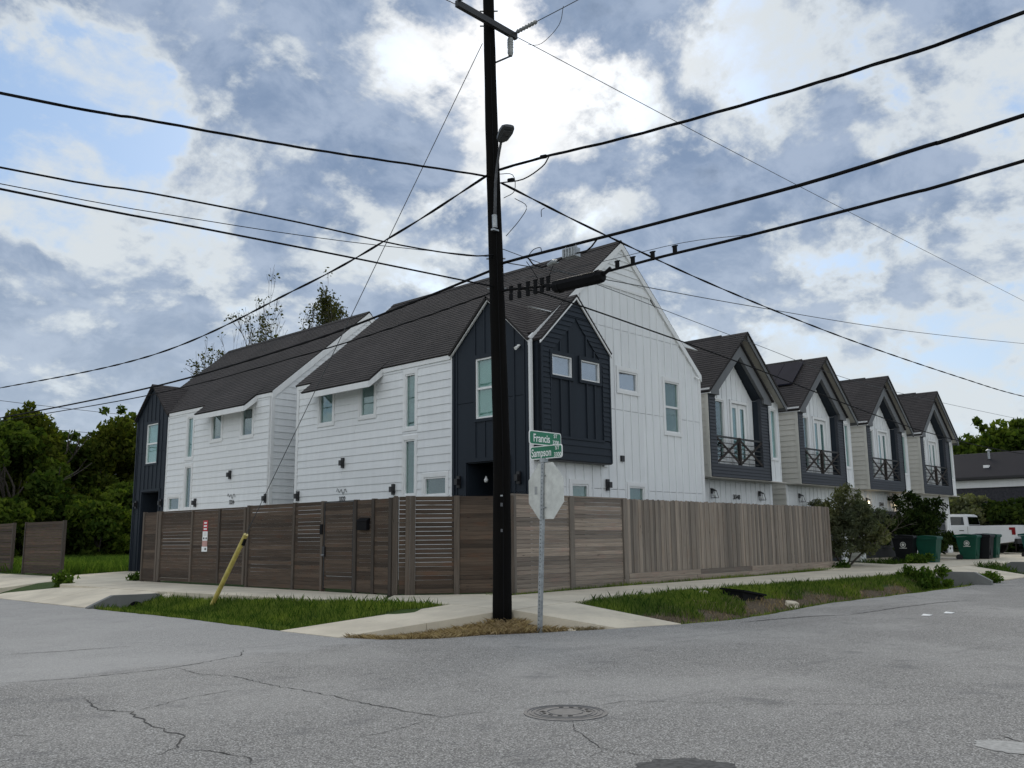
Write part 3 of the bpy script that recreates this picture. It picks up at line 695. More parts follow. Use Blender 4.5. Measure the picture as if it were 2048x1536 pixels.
def sconce(kind, c, parent, u, z, h=.30, w=.11):
    ctr = wpt(kind, c, u, .03, z); mb = MB()
    A = wpt(kind, c, u-w/2, .022, z-h/2); B = wpt(kind, c, u+w/2, .075, z+h/2); mb.box(min(A[0], B[0]), max(A[0], B[0]), min(A[1], B[1]), max(A[1], B[1]), z-h/2, z+h/2)
    o = mb.build('wall_light', 'black_metal', parent, ctr)
    A = wpt(kind, c, u-w/2, .075, z); B = wpt(kind, c, u+w/2, .16, z); hh = h*.27
    MB().box(min(A[0], B[0]), max(A[0], B[0]), min(A[1], B[1]), max(A[1], B[1]), z-hh, z+hh*.9).build('shade', 'black_metal', o, ctr)
    return o
def roof_plane(name, parent, e0, e1, r1, r0, th=.07, course=.145, mat='shingles'):
    """e0->e1 eave, r0->r1 ridge; stepped shingle courses over a slab"""
    e0, e1, r0, r1 = map(Vector, (e0, e1, r0, r1)); n = (e1-e0).cross(r0-e0).normalized()
    if n.z < 0: n = -n
    ux = (e1-e0).normalized(); L = ((r0+r1)/2-(e0+e1)/2); sl = L-ux*L.dot(ux); ln = sl.length; k = max(2, int(round(ln/course))); mb = MB()
    def q(vs):
        b = len(mb.v); vs = [Vector(v) for v in vs]
        if (vs[1]-vs[0]).cross(vs[2]-vs[0]).dot(n) < -1e-9: vs = vs[::-1]
        mb.v += [tuple(v) for v in vs]; mb.f.append(tuple(range(b, b+len(vs))))
        for v in vs:
            dd = v-e0; mb.uv.append((dd.dot(ux), (dd-ux*dd.dot(ux)).length))
    for i in range(k):
        a, b = i/k, (i+1)/k
        A0, A1, B0, B1 = e0.lerp(r0, a), e1.lerp(r1, a), e0.lerp(r0, b), e1.lerp(r1, b); up_ = n*.011
        q([A0+up_, A1+up_, B1, B0])
        bb = len(mb.v); vs = [A0, A1, A1+up_, A0+up_]; mb.v += [tuple(v) for v in vs]; mb.f.append((bb, bb+1, bb+2, bb+3)); mb.uv += [(0, 0)]*4
    dn = -n*th
    for vs in ([e0, e1, r1, r0], ):
        bb = len(mb.v); mb.v += [tuple(v+dn) for v in vs]; mb.f.append((bb, bb+1, bb+2, bb+3)); mb.uv += [(0, 0)]*4
    for p, r_ in ((e0, e1), (e1, r1), (r1, r0), (r0, e0)):
        bb = len(mb.v); mb.v += [tuple(p), tuple(r_), tuple(r_+dn), tuple(p+dn)]; mb.f.append((bb, bb+1, bb+2, bb+3)); mb.uv += [(0, 0)]*4
    return mb.build(name, mat, parent, tuple(e0))

# ------------------------------------------------------------------ the two corner houses
XL, YR_, XR, ZE, SLOPE, XM = 16.4, 14.82, 24.3, 6.40, 0.853, 20.35
ZB = 0.32
def corner_house(mir):
    Y = (lambda y: 51.28-y) if mir else (lambda y: y)
    def S(a, b): a, b = Y(a), Y(b); return (min(a, b), max(a, b))
    y0, y1 = S(14.82, 24.92)
    if mir: y0, y1 = 26.42, 36.46
    h = root('house', 'far white lap-sided house with navy entry tower and dark shingle roof' if mir else
             'nearest white house with navy corner tower and navy gabled bay on its gable wall', 'house', (XM, (y0+y1)/2, ZB), 'white and navy corner houses')
    yc0, yc1 = y0+.1, y1-.1; x0, x1 = XL+.1, XR-.1
    e0, e1 = S(15.57, 17.04); mb = MB()
    mb.box(17.5, x1, yc0, yc1, ZB-.3, 6.3)
    for a, b, p, q in ((yc0, e0, ZB-.3, 6.3), (e1, yc1, ZB-.3, 6.3), (e0, e1, 3.43, 6.3)): mb.box(x0, 17.5, a, b, p, q)
    mb.prism([(x0, yc0, 6.3), (x1, yc0, 6.3), (XM, yc0, 9.6)], (0, yc1-yc0, 0)); mb.build('wall', 'white_paint', h)
    # --- left wall: lap siding, navy tower
    holes = []
    for a, b, p, q, gl, bl, dr in ((22.97, 23.68, 5.04, 6.02, 'glass', 'blind_grey', 1.0), (20.92, 21.6, 5.07, 6.02, 'glass', 'blind_grey', 1.0),
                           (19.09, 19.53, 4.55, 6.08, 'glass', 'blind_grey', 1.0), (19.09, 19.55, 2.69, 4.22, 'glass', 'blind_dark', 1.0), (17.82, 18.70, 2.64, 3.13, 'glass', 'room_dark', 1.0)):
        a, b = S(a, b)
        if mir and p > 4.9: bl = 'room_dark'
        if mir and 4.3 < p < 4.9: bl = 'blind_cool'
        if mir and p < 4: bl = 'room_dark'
        w, hh = window('L', XL, h, a, b, p, q, gl=gl, blind_or_backing=bl, drop=dr); holes.append(hh)
    wa, wb = S(17.58, 24.92)
    if mir: wa, wb = 26.42, 33.74
    lap('L', XL, h, 'white_paint', wa+.02, wb-.02, .378, 6.36, .2235, holes)
    for yy_ in ((wb-.12, wb), (wa, wa+.05)) if not mir else ((wa, wa+.12), (wb-.05, wb)):
        wbox('L', XL, 'corner_board', 'white_trim', h, yy_[0], yy_[1], -.1, .036, ZB, 6.34)
    wbox('L', XL, 'frieze_board', 'white_trim', h, wa, wb, -.1, .042, 6.26, 6.41)
    ta, tb = S(14.82, 17.58)
    if mir: ta, tb = 33.74, 36.46
    tp = Prof([(ta, 6.38), ((ta+tb)/2, 7.62), (tb, 6.38)])
    a, b = S(15.74, 16.69); holes = [(e0, e1, 0, 3.43)]
    w, hh = window('L', XL, h, a, b, 4.54, 6.12, trim='navy_paint', sash=True, tw=.08, blind_or_backing='blind_or_backing'); holes.append(hh)
    cols = [ta+(tb-ta)*k/4 for k in range(5)]
    panels('L', XL, h, 'navy_paint', cols, [(ZB, 2.6), (2.6, 5.0), (5.0, 7.7)], tp, holes)
    n = 8; battens('L', XL, h, 'navy_paint', [ta+.16+(tb-ta-.32)*k/(n-1) for k in range(n)], ZB, tp, holes)
    for k in (ta+.04, tb-.04): wbox('L', XL, 'corner_board', 'navy_paint', h, k-.045, k+.045, -.1, .034, ZB, 6.33)
    wbox('L', XL, 'entry_trim', 'navy_paint', h, e0-.09, e1+.09, -.1, .034, 3.43, 3.53)
    for k in (e0-.05, e1+.05): wbox('L', XL, 'entry_trim', 'navy_paint', h, k-.045, k+.045, -.1, .033, ZB, 3.425)
    for nm, q in (('entry_lining', (16.42, 17.49, e0, e0+.015, ZB, 3.42)), ('entry_lining', (16.42, 17.49, e1-.015, e1, ZB, 3.42)),
                  ('entry_lining', (16.42, 17.49, e0, e1, 3.40, 3.425)), ('entry_lining', (17.475, 17.495, e0, e1, ZB, 3.4))): box(nm, 'navy_paint', h, *q)
    dr = box('entry_door', 'door_dark', h, 17.42, 17.472, e0+.18, e0+1.12, ZB, 2.5)
    o = MB().lathe((16.75, e1-.35 if not mir else e0+.35, 2.98), [(.012, .1), (.03, .06), (.055, .01), (.05, -.045), (.02, -.065)], 14).build('entry_lamp', 'sign_white', h, smooth=True)
    ym = (ta+tb)/2
    for s_ in (-1, 1):
        ye = ym+s_*((tb-ta)/2+.07)
        roof_plane('tower_roof', h, (16.27, ye, 6.36), (16.5, ye, 6.36), (18.05, ym, 7.72), (16.27, ym, 7.72), th=.05)
        q = [(ye, 6.25), (ye, 6.31), (ym, 7.66), (ym, 7.60)]
        wprism('L', XL, q if s_ > 0 else q[::-1], .024, .075).build('rake_trim', 'white_trim' if not mir else 'navy_paint', h)
    # --- main roof
    for s_ in (-1, 1):
        xe = XM+s_*(3.95+.07); ze = 9.84-4.02*SLOPE
        if s_ > 0: roof_plane('roof', h, (xe, y0-.05, ze), (xe, y1+.05, ze), (XM, y1+.05, 9.84), (XM, y0-.05, 9.84))
        else:
            xt, zt_ = 16.52, 9.84-(XM-16.52)*SLOPE
            ra, rb = (tb, y1+.05) if not mir else (y0-.05, ta); roof_plane('roof', h, (xe, ra, ze), (xe, rb, ze), (XM, rb, 9.84), (XM, ra, 9.84))
            ra, rb = (y0-.05, tb) if not mir else (ta, y1+.05); roof_plane('roof', h, (xt, ra, zt_), (xt, rb, zt_), (XM, rb, 9.84), (XM, ra, 9.84))
    MB().prism([(XM-.14, y0-.05, 9.745), (XM+.14, y0-.05, 9.745), (XM, y0-.05, 9.875)], (0, y1-y0+.1, 0)).build('ridge_cap', 'shingles', h)
    a, b = S(20.55, 23.95)                        # shed hood over the pair of upper windows
    hood = roof_plane('window_hood', h, (15.86, a, 6.025), (15.86, b, 6.025), (16.62, b, 6.673), (16.62, a, 6.673), th=.05)
    box('fascia', 'white_trim', h, 15.85, 15.89, a, b, 5.80, 5.975)
    for k in (a, b-.03):
        MB().prism([(15.89, k, 5.80), (16.4, k, 6.20), (16.4, k, 6.42), (15.89, k, 5.98)], (0, .03, 0)).build('hood_cheek', 'white_trim', h)
    MB().prism([(15.89, a+.03, 5.84), (16.4, a+.03, 6.24), (16.4, a+.03, 6.26), (15.89, a+.03, 5.86)], (0, b-a-.06, 0)).build('hood_soffit', 'white_paint', h)
    for u, z in ((22.37, 3.76), (24.70, 2.86), (19.98, 2.87), (17.31, 2.95), (15.17, 2.95)): sconce('L', XL, h, Y(u), z)
    yn = 22.38 if not mir else 28.75
    text('house_number', '3322' if not mir else '3324', .2, 'number_black', h, (XL-.03, yn, 2.68 if not mir else 2.80), RY, xs=.8)
    sq = [(XL-.035, yn+.28-.04*i, (2.92 if not mir else 3.02)+.07*math.sin(i*1.35)+.03*math.sin(i*.6)) for i in range(14)]
    MB().tube(sq, .008, 5).build('script_ornament', 'wire_grey', h)
    # --- gable wall that faces the right-hand street
    gp = Prof([(XL, 6.40), (XM, 9.76), (XR, 6.40)])
    if not mir:
        H = []
        for u0, u1, p, q, s_, bl in ((20.06, 20.96, 5.5, 6.06, False, 'blind_cool'), (22.31, 23.08, 4.5, 6.03, True, 'blind_dark'), (17.94, 18.62, 1.5, 2.84, False, 'blind_dark'), (20.4, 21.12, 1.5, 2.86, False, 'blind_dark')):
            w, hh = window('R', YR_, h, u0, u1, p, q, sash=s_, blind_or_backing=bl, gl='glass_clear' if p > 5.4 else 'glass'); H.append(hh)
        bay = (16.5, 19.29); Hb = H+[(16.5, 19.29, 3.4, 6.3)]
        cols = [16.4, 17.4]+[17.4+1.432*k for k in range(1, 5)]+[XR]
        panels('R', YR_, h, 'white_paint', cols, [(ZB, 2.76), (2.76, 4.95), (4.95, 7.22), (7.22, 8.40)], gp, H)
        battens('R', YR_, h, 'white_paint', [19.91+.358*k for k in range(-9, 13)], ZB, gp, Hb, ztop=8.40)
        lf = lambda z: XL+(z-6.40)/.8506; rf = lambda z: XR-(z-6.40)/.8506
        lap_var('R', YR_, h, 'white_paint', 8.46, 9.74, .2, lf, rf)
        wbox('R', YR_, 'gable_band', 'white_trim', h, lf(8.40)+.05, rf(8.40)-.05, -.1, .03, 8.39, 8.46)
        wbox('R', YR_, 'corner_board', 'white_trim', h, 24.2, 24.3, -.1, .032, ZB, 6.34)
        for s_ in (-1, 1):
            q = [(XM+s_*3.99, 6.22), (XM+s_*3.99, 6.42), (XM, 9.80), (XM, 9.60)]
            wprism('R', YR_, q if s_ > 0 else q[::-1], .001, .06).build('rake_board', 'white_trim', h)
        box('downspout', 'white_trim', h, 16.34, 16.42, 14.72, 14.79, ZB, 6.36)
        sconce('R', YR_, h, 19.41, 2.86); wbox('R', YR_, 'wall_vent', 'black_metal', h, 20.06, 20.19, .0, .06, 3.52, 3.68)
        for (kk, c, u, z) in (('L', XL, 15.13, 6.24), ('R', YR_, 24.05, 6.32)):
            p = wpt(kk, c, u, .03, z); mb = MB().lathe(p, [(.045, .03), (.045, 0)], 10); q = wpt(kk, c, u, .16, z-.08); mb.tube([p, q], [.03, .045], 8); mb.build('security_camera', 'sign_white', h, p)
        # navy gabled bay
        cb = YR_-.30; ba, bb = bay; bm_ = (ba+bb)/2
        mb = MB(); mb.box(ba+.02, bb-.02, cb+.1, YR_+.05, 3.40, 6.35); mb.prism([(ba+.02, cb+.1, 6.35), (bb-.02, cb+.1, 6.35), (bm_, cb+.1, 7.5)], (0, .35, 0)); B = mb.build('bay', 'navy_paint', h)
        for u in (ba, bb-.02): box('bay_side', 'navy_paint', h, u, u+.02, cb, YR_, 3.38, 6.36)
        BH_ = []
        for u0, u1 in ((16.90, 17.68), (18.05, 18.83)):
            w, hh = window('R', cb, h, u0, u1, 5.50, 6.03, trim='navy_paint', tw=.075, blind_or_backing='blind_cool', gl='glass_clear', fw=.035); BH_.append(hh)
        ia, ib, iz, ip, izb = 16.84, 18.95, 6.02, 7.12, 3.98     # outline of the batten field in the middle of the bay
        fp = Prof([(ia, iz), (bm_, ip), (ib, iz)])
        panels('R', cb+.02, h, 'navy_paint', [ia, bm_, ib], [(izb, 7.3)], fp, BH_, th=.08)
        battens('R', cb+.02, h, 'navy_paint', [16.87, 17.25, 17.6, 17.96, 18.3, 18.63, 18.92], izb, fp, BH_, w=.05, d=.035)
        ol = lambda z: ba+.05+max(0, z-6.33)/.93; orr = lambda z: bb-.05-max(0, z-6.33)/.93
        il = lambda z: ia-.01+max(0, z-iz)/.98; ir = lambda z: ib+.01-max(0, z-iz)/.98
        lap_var('R', cb, h, 'navy_paint', 3.40, izb-.02, .19, lambda z: ba+.05, lambda z: bb-.05)
        lap_var('R', cb, h, 'navy_paint', izb, 7.14, .13, ol, lambda z: max(ol(z), min(il(z), bm_)))
        lap_var('R', cb, h, 'navy_paint', izb, 7.14, .13, lambda z: min(orr(z), max(ir(z), bm_)), orr)
        lap_var('R', cb, h, 'navy_paint', 7.14, 7.58, .13, ol, orr)
        for u in (ba, bb-.05): wbox('R', cb, 'corner_board', 'navy_paint', h, u, u+.05, -.1, .028, 3.40, 6.34)
        wbox('R', cb, 'sill_board', 'navy_paint', h, ia-.03, ib+.03, -.1, .03, izb-.05, izb+.01)
        box('bay_soffit', 'black_metal', h, ba+.01, bb-.01, cb+.02, YR_, 3.37, 3.398); box('soffit_trim', 'white_trim', h, bb-.02, bb+.16, YR_-.06, YR_-.002, 3.33, 3.39)
        for s_ in (-1, 1):
            xe = bm_+s_*((bb-ba)/2+.06)
            roof_plane('bay_roof', h, (xe, cb-.06, 6.36), (xe, YR_-.003, 6.36), (bm_, YR_-.003, 7.74), (bm_, cb-.06, 7.74), th=.05)
            q = [(xe, 6.24), (xe, 6.30), (bm_, 7.675), (bm_, 7.615)]
            wprism('R', cb, q if s_ > 0 else q[::-1], .024, .058).build('rake_trim', 'white_trim', h)
    else:
        lf = lambda z: XL+max(0, z-6.40)/.8506; rf = lambda z: XR-max(0, z-6.40)/.8506
        lap_var('R', y0, h, 'white_paint', .378, 9.72, .2235, lf, rf)
        wbox('R', y0, 'corner_board', 'white_trim', h, XL-.036, XL+.09, -.1, .036, ZB, 6.34)
        for s_ in (-1, 1):
            q = [(XM+s_*3.99, 6.16), (XM+s_*3.99, 6.42), (XM, 9.80), (XM, 9.54)]
            wprism('R', y0, q if s_ > 0 else q[::-1], .024, .06).build('rake_board', 'white_trim', h)
    return h
near_house = corner_house(False); far_house = corner_house(True)

# ------------------------------------------------------------------ the four row houses
ROWX, ROWY, PER = 25.36, 15.2, 6.27
def row_house():
    ox, oy = ROWX, ROWY; h = root('row_house', 'x', 'house', (ox+2.6, oy+4, .4), 'narrow row houses with charcoal balcony bays')
    X_ = lambda x: ox+x; sl = .864; W_ = 5.16
    mb = MB(); mb.box(X_(.1), X_(W_), oy+.7, oy+9, .1, 3.36); mb.box(X_(.1), X_(W_), oy+.44, oy+9, 3.36, 6.15); mb.box(X_(3.96), X_(W_), oy+.3, oy+.62, 3.36, 6.15)
    mb.box(X_(.1), X_(.44), oy+.12, oy+.62, 3.36, 6.15); mb.box(X_(3.50), X_(3.97), oy+.12, oy+.62, 3.36, 6.15)
    mb.prism([(X_(.1), oy+.42, 6.15), (X_(W_), oy+.42, 6.15), (X_(2.64), oy+.42, 8.28)], (0, 8.5, 0)); mb.build('wall', 'white_paint', h)
    # cream side
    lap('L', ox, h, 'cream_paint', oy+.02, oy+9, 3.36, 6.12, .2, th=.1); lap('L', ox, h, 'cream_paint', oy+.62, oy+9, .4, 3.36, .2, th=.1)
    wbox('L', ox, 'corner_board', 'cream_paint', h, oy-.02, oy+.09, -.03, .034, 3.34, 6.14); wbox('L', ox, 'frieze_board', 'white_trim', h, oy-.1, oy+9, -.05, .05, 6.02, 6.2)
    # garage front below the overhang
    gp = Prof([(X_(0), 3.36), (X_(W_), 3.36)]); gh = [(X_(.55), X_(4.55), 0, 2.5)]
    panels('R', oy+.6, h, 'white_paint', [X_(0), X_(1.72), X_(3.44), X_(W_)], [(.4, 3.35)], gp, gh)
    battens('R', oy+.6, h, 'white_paint', [X_(.2+.34*k) for k in range(15)], .4, gp, gh)
    for k in range(4): box('garage_panel', 'door_dark', h, X_(.57), X_(4.53), oy+.66, oy+.70, .42+.52*k, .42+.52*k+.50)
    box('soffit', 'soffit_paint', h, X_(.01), X_(W_), oy+.03, oy+.598, 3.33, 3.358)
    # balcony bay: charcoal lap siding round an opening, white back wall
    lap_var('R', oy, h, 'charcoal_paint', 3.37, 3.80, .108, lambda z: X_(.05), lambda z: X_(3.95), th=.12, name='bay_board')
    z = 3.80
    while z < 6.2:
        zt = min(z+.108, 6.2)
        for a, b in ((.05, .46), (3.48, 3.95)): wbox('R', oy, 'bay_board', 'charcoal_paint', h, X_(a), X_(b), -.12, .022, z, zt, 'wedge')
        z = zt
    for u in (.0, 3.95): wbox('R', oy, 'corner_board', 'navy_paint', h, X_(u), X_(u+.05), -.12, .03, 3.36, 6.2)
    box('bay_side', 'navy_paint', h, X_(3.97), X_(4.0), oy+.12, oy+.3, 3.36, 6.2)
    box('bay_floor', 'grey_trim', h, X_(.44), X_(3.5), oy+.02, oy+.44, 3.70, 3.79)
    for u in (.445, 3.475): box('bay_jamb', 'navy_paint', h, X_(u), X_(u+.02), oy+.1, oy+.40, 3.79, 6.14)
    px = 2.08
    for s_ in (-1, 1):                              # soffit lining of the gabled recess and the broad rake boards
        xe = px+s_*2.06
        q = [(X_(px+s_*1.52), oy+.02, 6.12), (X_(px+s_*1.52), oy+.02, 6.2), (X_(px), oy+.02, 7.58), (X_(px), oy+.02, 7.50)]
        MB().prism(q if s_ > 0 else q[::-1], (0, .38, 0)).build('recess_lining', 'navy_paint', h)
        q = [(X_(xe), 6.02), (X_(xe), 6.17), (X_(px), 7.93), (X_(px), 7.50), (X_(px+s_*1.50), 6.20), (X_(px+s_*1.50), 6.02)]
        wprism('R', oy, q if s_ > 0 else q[::-1], -.10, .10).build('rake_board', 'grey_trim', h)
    bp = Prof([(X_(.45), 6.14), (X_(px), 7.52), (X_(3.49), 6.14)]); H = []
    w, hh = window('R', oy+.32, h, X_(.90), X_(1.50), 3.95, 5.97, blind_or_backing='room_dark', trim='white_trim', tw=.04); H.append(hh)
    # pair of glazed balcony doors
    dz, da, db = 5.95, 2.0, 3.04; H.append((X_(da-.1), X_(db+.1), 3.79, dz+.12))
    ctr = (X_((da+db)/2), oy+.32, 4.9); mb = MB()
    for a, b, p, q in ((da-.09, db+.09, dz, dz+.1), (da-.09, da, 3.79, dz), (db, db+.09, 3.79, dz)): mb.box(X_(a), X_(b), oy+.27, oy+.41, p, q)
    fr = mb.build('balcony_door', 'white_trim', h, ctr); dm = (da+db)/2
    for a, b in ((da, dm-.01), (dm+.01, db)):
        m2 = MB()
        for c_, d_, p, q in ((a, a+.13, 3.8, dz-.01), (b-.13, b, 3.8, dz-.01), (a+.13, b-.13, 3.8, 4.05), (a+.13, b-.13, dz-.15, dz-.01)): m2.box(X_(c_), X_(d_), oy+.34, oy+.38, p, q)
        m2.build('leaf', 'white_trim', fr, ctr); MB().box(X_(a+.13), X_(b-.13), oy+.355, oy+.362, 4.05, dz-.15).build('pane', 'glass', fr, ctr)
        MB().box(X_(a+.13), X_(b-.13), oy+.395, oy+.40, 4.05, dz-.15).build('blind_or_backing', 'blind_cool', fr, ctr)
    panels('R', oy+.32, h, 'white_paint', [X_(.46), X_(px), X_(3.48)], [(3.79, 7.6)], bp, H); battens('R', oy+.32, h, 'white_paint', [X_(.46+.33*k) for k in range(10)], 3.79, bp, H)
    # railing: top rail, bars, centre post, crossed braces
    zt, zb = 4.72, 3.86
    box('top_rail', 'rail_black', h, X_(.46), X_(3.48), oy+.03, oy+.08, zt-.06, zt)
    for k in range(5): box('rail_bar', 'rail_black', h, X_(.46), X_(3.48), oy+.045, oy+.065, zb+.155*k, zb+.155*k+.028)
    for u in (1.96,): box('rail_post', 'rail_wood', h, X_(u-.05), X_(u+.05), oy-.01, oy+.09, 3.80, zt)
    for a, b in ((.5, 1.92), (2.0, 3.44)):
        for p, q in ((3.86, 4.64), (4.64, 3.86)):
            mb = MB(); d = Vector((b-a, 0, q-p)).normalized(); n_ = Vector((-d.z, 0, d.x))*.04; A = Vector((X_(a), oy-.005 if p < q else oy+.012, p)); Bv = Vector((X_(b), A.y, q))
            mb.prism([A-n_, Bv-n_, Bv+n_, A+n_], (0, .016, 0)); mb.build('cross_brace', 'rail_wood', h)
    # white strip with the tall window
    w, hh = window('R', oy+.2, h, X_(4.53), X_(4.92), 4.18, 5.95, blind_or_backing='blind_or_backing', tw=.06)
    rp_ = Prof([(X_(3.98), 7.05), (X_(W_), 6.2)])
    panels('R', oy+.2, h, 'white_paint', [X_(3.98), X_(W_)], [(3.36, 7.1)], rp_, [hh]); battens('R', oy+.2, h, 'white_paint', [X_(4.05), X_(4.38), X_(4.72), X_(5.12)], 3.36, rp_, [hh])
    # gable face above the bay roof, roofs
    wprism('R', oy+.2, [(X_(W_), 6.15), (X_(2.64), 8.32), (X_(2.0), 7.75), (X_(3.9), 6.15)][::-1], -.2, -.02).build('gable_face', 'soffit_paint', h)
    zr_ = 8.46
    roof_plane('roof', h, (X_(-.1), oy-.14, zr_-2.74*sl), (X_(-.1), oy+9.1, zr_-2.74*sl), (X_(2.64), oy+9.1, zr_), (X_(2.64), oy-.14, zr_), th=.06)
    roof_plane('roof', h, (X_(5.3), oy-.14, zr_-2.66*sl), (X_(5.3), oy+9.1, zr_-2.66*sl), (X_(2.64), oy+9.1, zr_), (X_(2.64), oy-.14, zr_), th=.06)
    xi = 2.10; zi = zr_-(2.64-xi)*sl
    roof_plane('bay_roof', h, (X_(4.22), oy-.17, zi-(4.22-xi)*sl), (X_(4.22), oy+.2, zi-(4.22-xi)*sl), (X_(xi), oy+.2, zi), (X_(xi), oy-.17, zi), th=.05)
    for a, b in ((2.64, 5.28),):
        q = [(X_(b), zr_-.07-(b-a)*sl), (X_(a), zr_-.07), (X_(a), zr_-.27), (X_(b), zr_-.27-(b-a)*sl)]
        wprism('R', oy-.08, q, -.02, .03).build('rake_board', 'grey_trim', h)
        q = [(X_(b), zr_-.10-(b-a)*sl), (X_(a), zr_-.10), (X_(a), zr_-.13), (X_(b), zr_-.13-(b-a)*sl)]
        wprism('R', oy+.25, q, .0, .33).build('rake_soffit', 'soffit_paint', h)
    MB().prism([(X_(2.64-.13), oy+.9, zr_-.1), (X_(2.64+.13), oy+.9, zr_-.1), (X_(2.64), oy+.9, zr_+.045)], (0, 7, 0)).build('ridge_vent', 'shingles', h)
    box('fascia', 'grey_trim', h, X_(5.27), X_(5.31), oy-.1, oy+9, zr_-2.66*sl-.2, zr_-2.66*sl-.06)
    return h
def lantern(parent, x, y, z, lit):
    mb = MB(); mb.box(x-.055, x+.055, y-.03, y, z-.02, z+.16); mb.prism([(x-.09, y-.02, z+.12), (x+.09, y-.02, z+.12), (x+.07, y-.16, z+.05), (x-.07, y-.16, z+.05)], (0, 0, .03)); o = mb.build('wall_lantern', 'black_metal', parent, (x, y, z))
    m2 = MB()
    for sx in (-1, 1):
        m2.tube([(x+sx*.07, y-.03, z+.1), (x+sx*.1, y-.04, z-.16)], .008, 4); m2.tube([(x+sx*.07, y-.15, z+.06), (x+sx*.1, y-.2, z-.16)], .008, 4)
    m2.tube([(x-.1, y-.04, z-.16), (x+.1, y-.04, z-.16), (x+.1, y-.2, z-.16), (x-.1, y-.2, z-.16), (x-.1, y-.04, z-.16)], .008, 4); m2.build('cage', 'black_metal', o, (x, y, z))
    MB().lathe((x, y-.1, z-.06), [(.02, .08), (.045, .03), (.05, -.02), (.02, -.06)], 10).build('bulb', 'lamp_lit' if lit else 'sign_white', o, (x, y, z))
    if lit:
        L = bpy.data.lights.new('lantern_light', 'POINT'); L.energy = 1.2; L.color = (1, .72, .4); L.shadow_soft_size = .05; lo = bpy.data.objects.new('lantern_light', L); reg(lo, None, (x, y-.22, z-.12))
row1 = row_house(); rows = [row1]+[copy_tree(row1, None, Vector((PER*k, 0, 0))) for k in (1, 2, 3)]
for k, (r_, lb) in enumerate(zip(rows, ('nearest row house, next to the plank fence, with a charcoal balcony bay', 'second row house from the fence, with a solar panel on its roof',
         'third row house, with two lit lanterns over its garage', 'farthest row house, nearest the parked white pickup truck'))):
    r_['label'] = lb; ox = ROWX+PER*k
    for u in (.95, 4.15): lantern(r_, ox+u, ROWY+.58, 2.88, k == 2)
    text('house_number', ('3348', '3346', '3344', '3342')[k], .22, 'number_black', r_, (ox+2.55, ROWY+.565, 2.78), RX, ext=.006, xs=1.05)
    if k == 1:
        sl = .864; P = lambda x, y, up: (ox+x, y, 8.46-(2.64-x)*sl+up)
        for j, (ya, yb) in enumerate(((ROWY+.68, ROWY+1.5),)):
            a = [P(1.15, ya, .1), P(1.15, yb, .1), P(2.35, yb, .1), P(2.35, ya, .1)]; MB().prism(a, (0, 0, .05)).build('solar_panel', 'solar', r_)
            a = [P(1.15, yb+.02, .1), P(1.15, yb+.85, .1), P(2.35, yb+.85, .1), P(2.35, yb+.02, .1)]; MB().prism(a, (0, 0, .05)).build('solar_panel', 'solar', r_)

# ------------------------------------------------------------------ fences and gates
def hboards(parent, mat, axis, c, u0, u1, z0, z1, n, gap=.0015, d0=0.0, d1=.019, sag=.0, gaps=(), fr=None, jit=.0):
    """n stacked horizontal boards; axis 'y' = wall facing -X at x=c, 'x' = facing -Y at y=c"""
    pitch = (z1-z0)/n
    for k in range(n):
        g_ = gaps[k] if k < len(gaps) and gaps[k] else gap; j = rnd.uniform(-jit, jit); d = rnd.uniform(0, .006)
        zz0, zz1 = z0+pitch*k+g_/2+j, z0+pitch*(k+1)-g_/2+j
        if axis == 'y': o = box('board', mat, parent, c-d1-d, c-d0-d, u0, u1, zz0, zz1); o.rotation_euler = (rnd.uniform(-sag, sag)*(1 if g_ > .003 else .25), rnd.uniform(-.02, .02), 0)
        else: o = box('board', mat, parent, u0, u1, c-d1-d, c-d0-d, zz0, zz1); o.rotation_euler = (rnd.uniform(-.02, .02), rnd.uniform(-sag, sag)*.3, 0)
FX, FZ0, FZ1 = 12.90, .30, 2.385
lf = root('plank_fence', 'brown horizontal plank fence left of the pedestrian gate, meeting the sliding gate', 'fence', (FX, 19.9, FZ0), 'wooden fences round the corner lot')
def post(parent, y, z1=FZ1, w=.09, x=FX, mat='fence_brown_z', d=.05): return box('post', mat, parent, x-d, x+.06, y-w/2, y+w/2, FZ0-.02, z1)
hboards(lf, 'fence_brown_y', 'y', FX, 19.60, 21.62, FZ0+.02, 2.40, 22, sag=.004, gaps=[0]*4+[.004]*3+[0]*11+[0, 0, .012])
hboards(lf, 'fence_brown_y', 'y', FX, 18.42, 19.50, FZ0+.02, 2.40, 22, gaps=[0]*12+[.006]*9)
for y in (21.70, 19.56, 18.36): post(lf, y, 2.41)
lf2 = root('plank_fence', 'short brown plank fence panel with the black mailbox, right of the pedestrian gate', 'fence', (FX, 16.4, FZ0), 'wooden fences round the corner lot')
hboards(lf2, 'fence_brown_y', 'y', FX, 16.46, 17.0, FZ0+.02, 2.385, 22); hboards(lf2, 'fence_brown_y', 'y', FX, 15.86, 16.36, FZ0+.02, 2.385, 22)
for y, w in ((17.07, .1), (16.41, .09), (15.80, .1)): post(lf2, y, 2.40, w)
box('inner_post', 'fence_brown_z', lf2, FX-.02, FX+.07, 15.64, 15.75, FZ0-.02, 2.41)
lf3 = root('plank_fence', 'short brown plank fence panel at the far left end of the lot', 'fence', (FX, 27.2, FZ0), 'wooden fences round the corner lot')
hboards(lf3, 'fence_brown_y', 'y', FX, 26.92, 27.72, FZ0+.01, 2.37, 22)
for y, w in ((27.78, .09), (26.86, .1), (26.72, .1)): post(lf3, y, 2.39, w)
gt = root('sliding_gate', 'wide brown plank sliding gate with a red and white warning sign', 'gate', (FX, 24.2, FZ0))
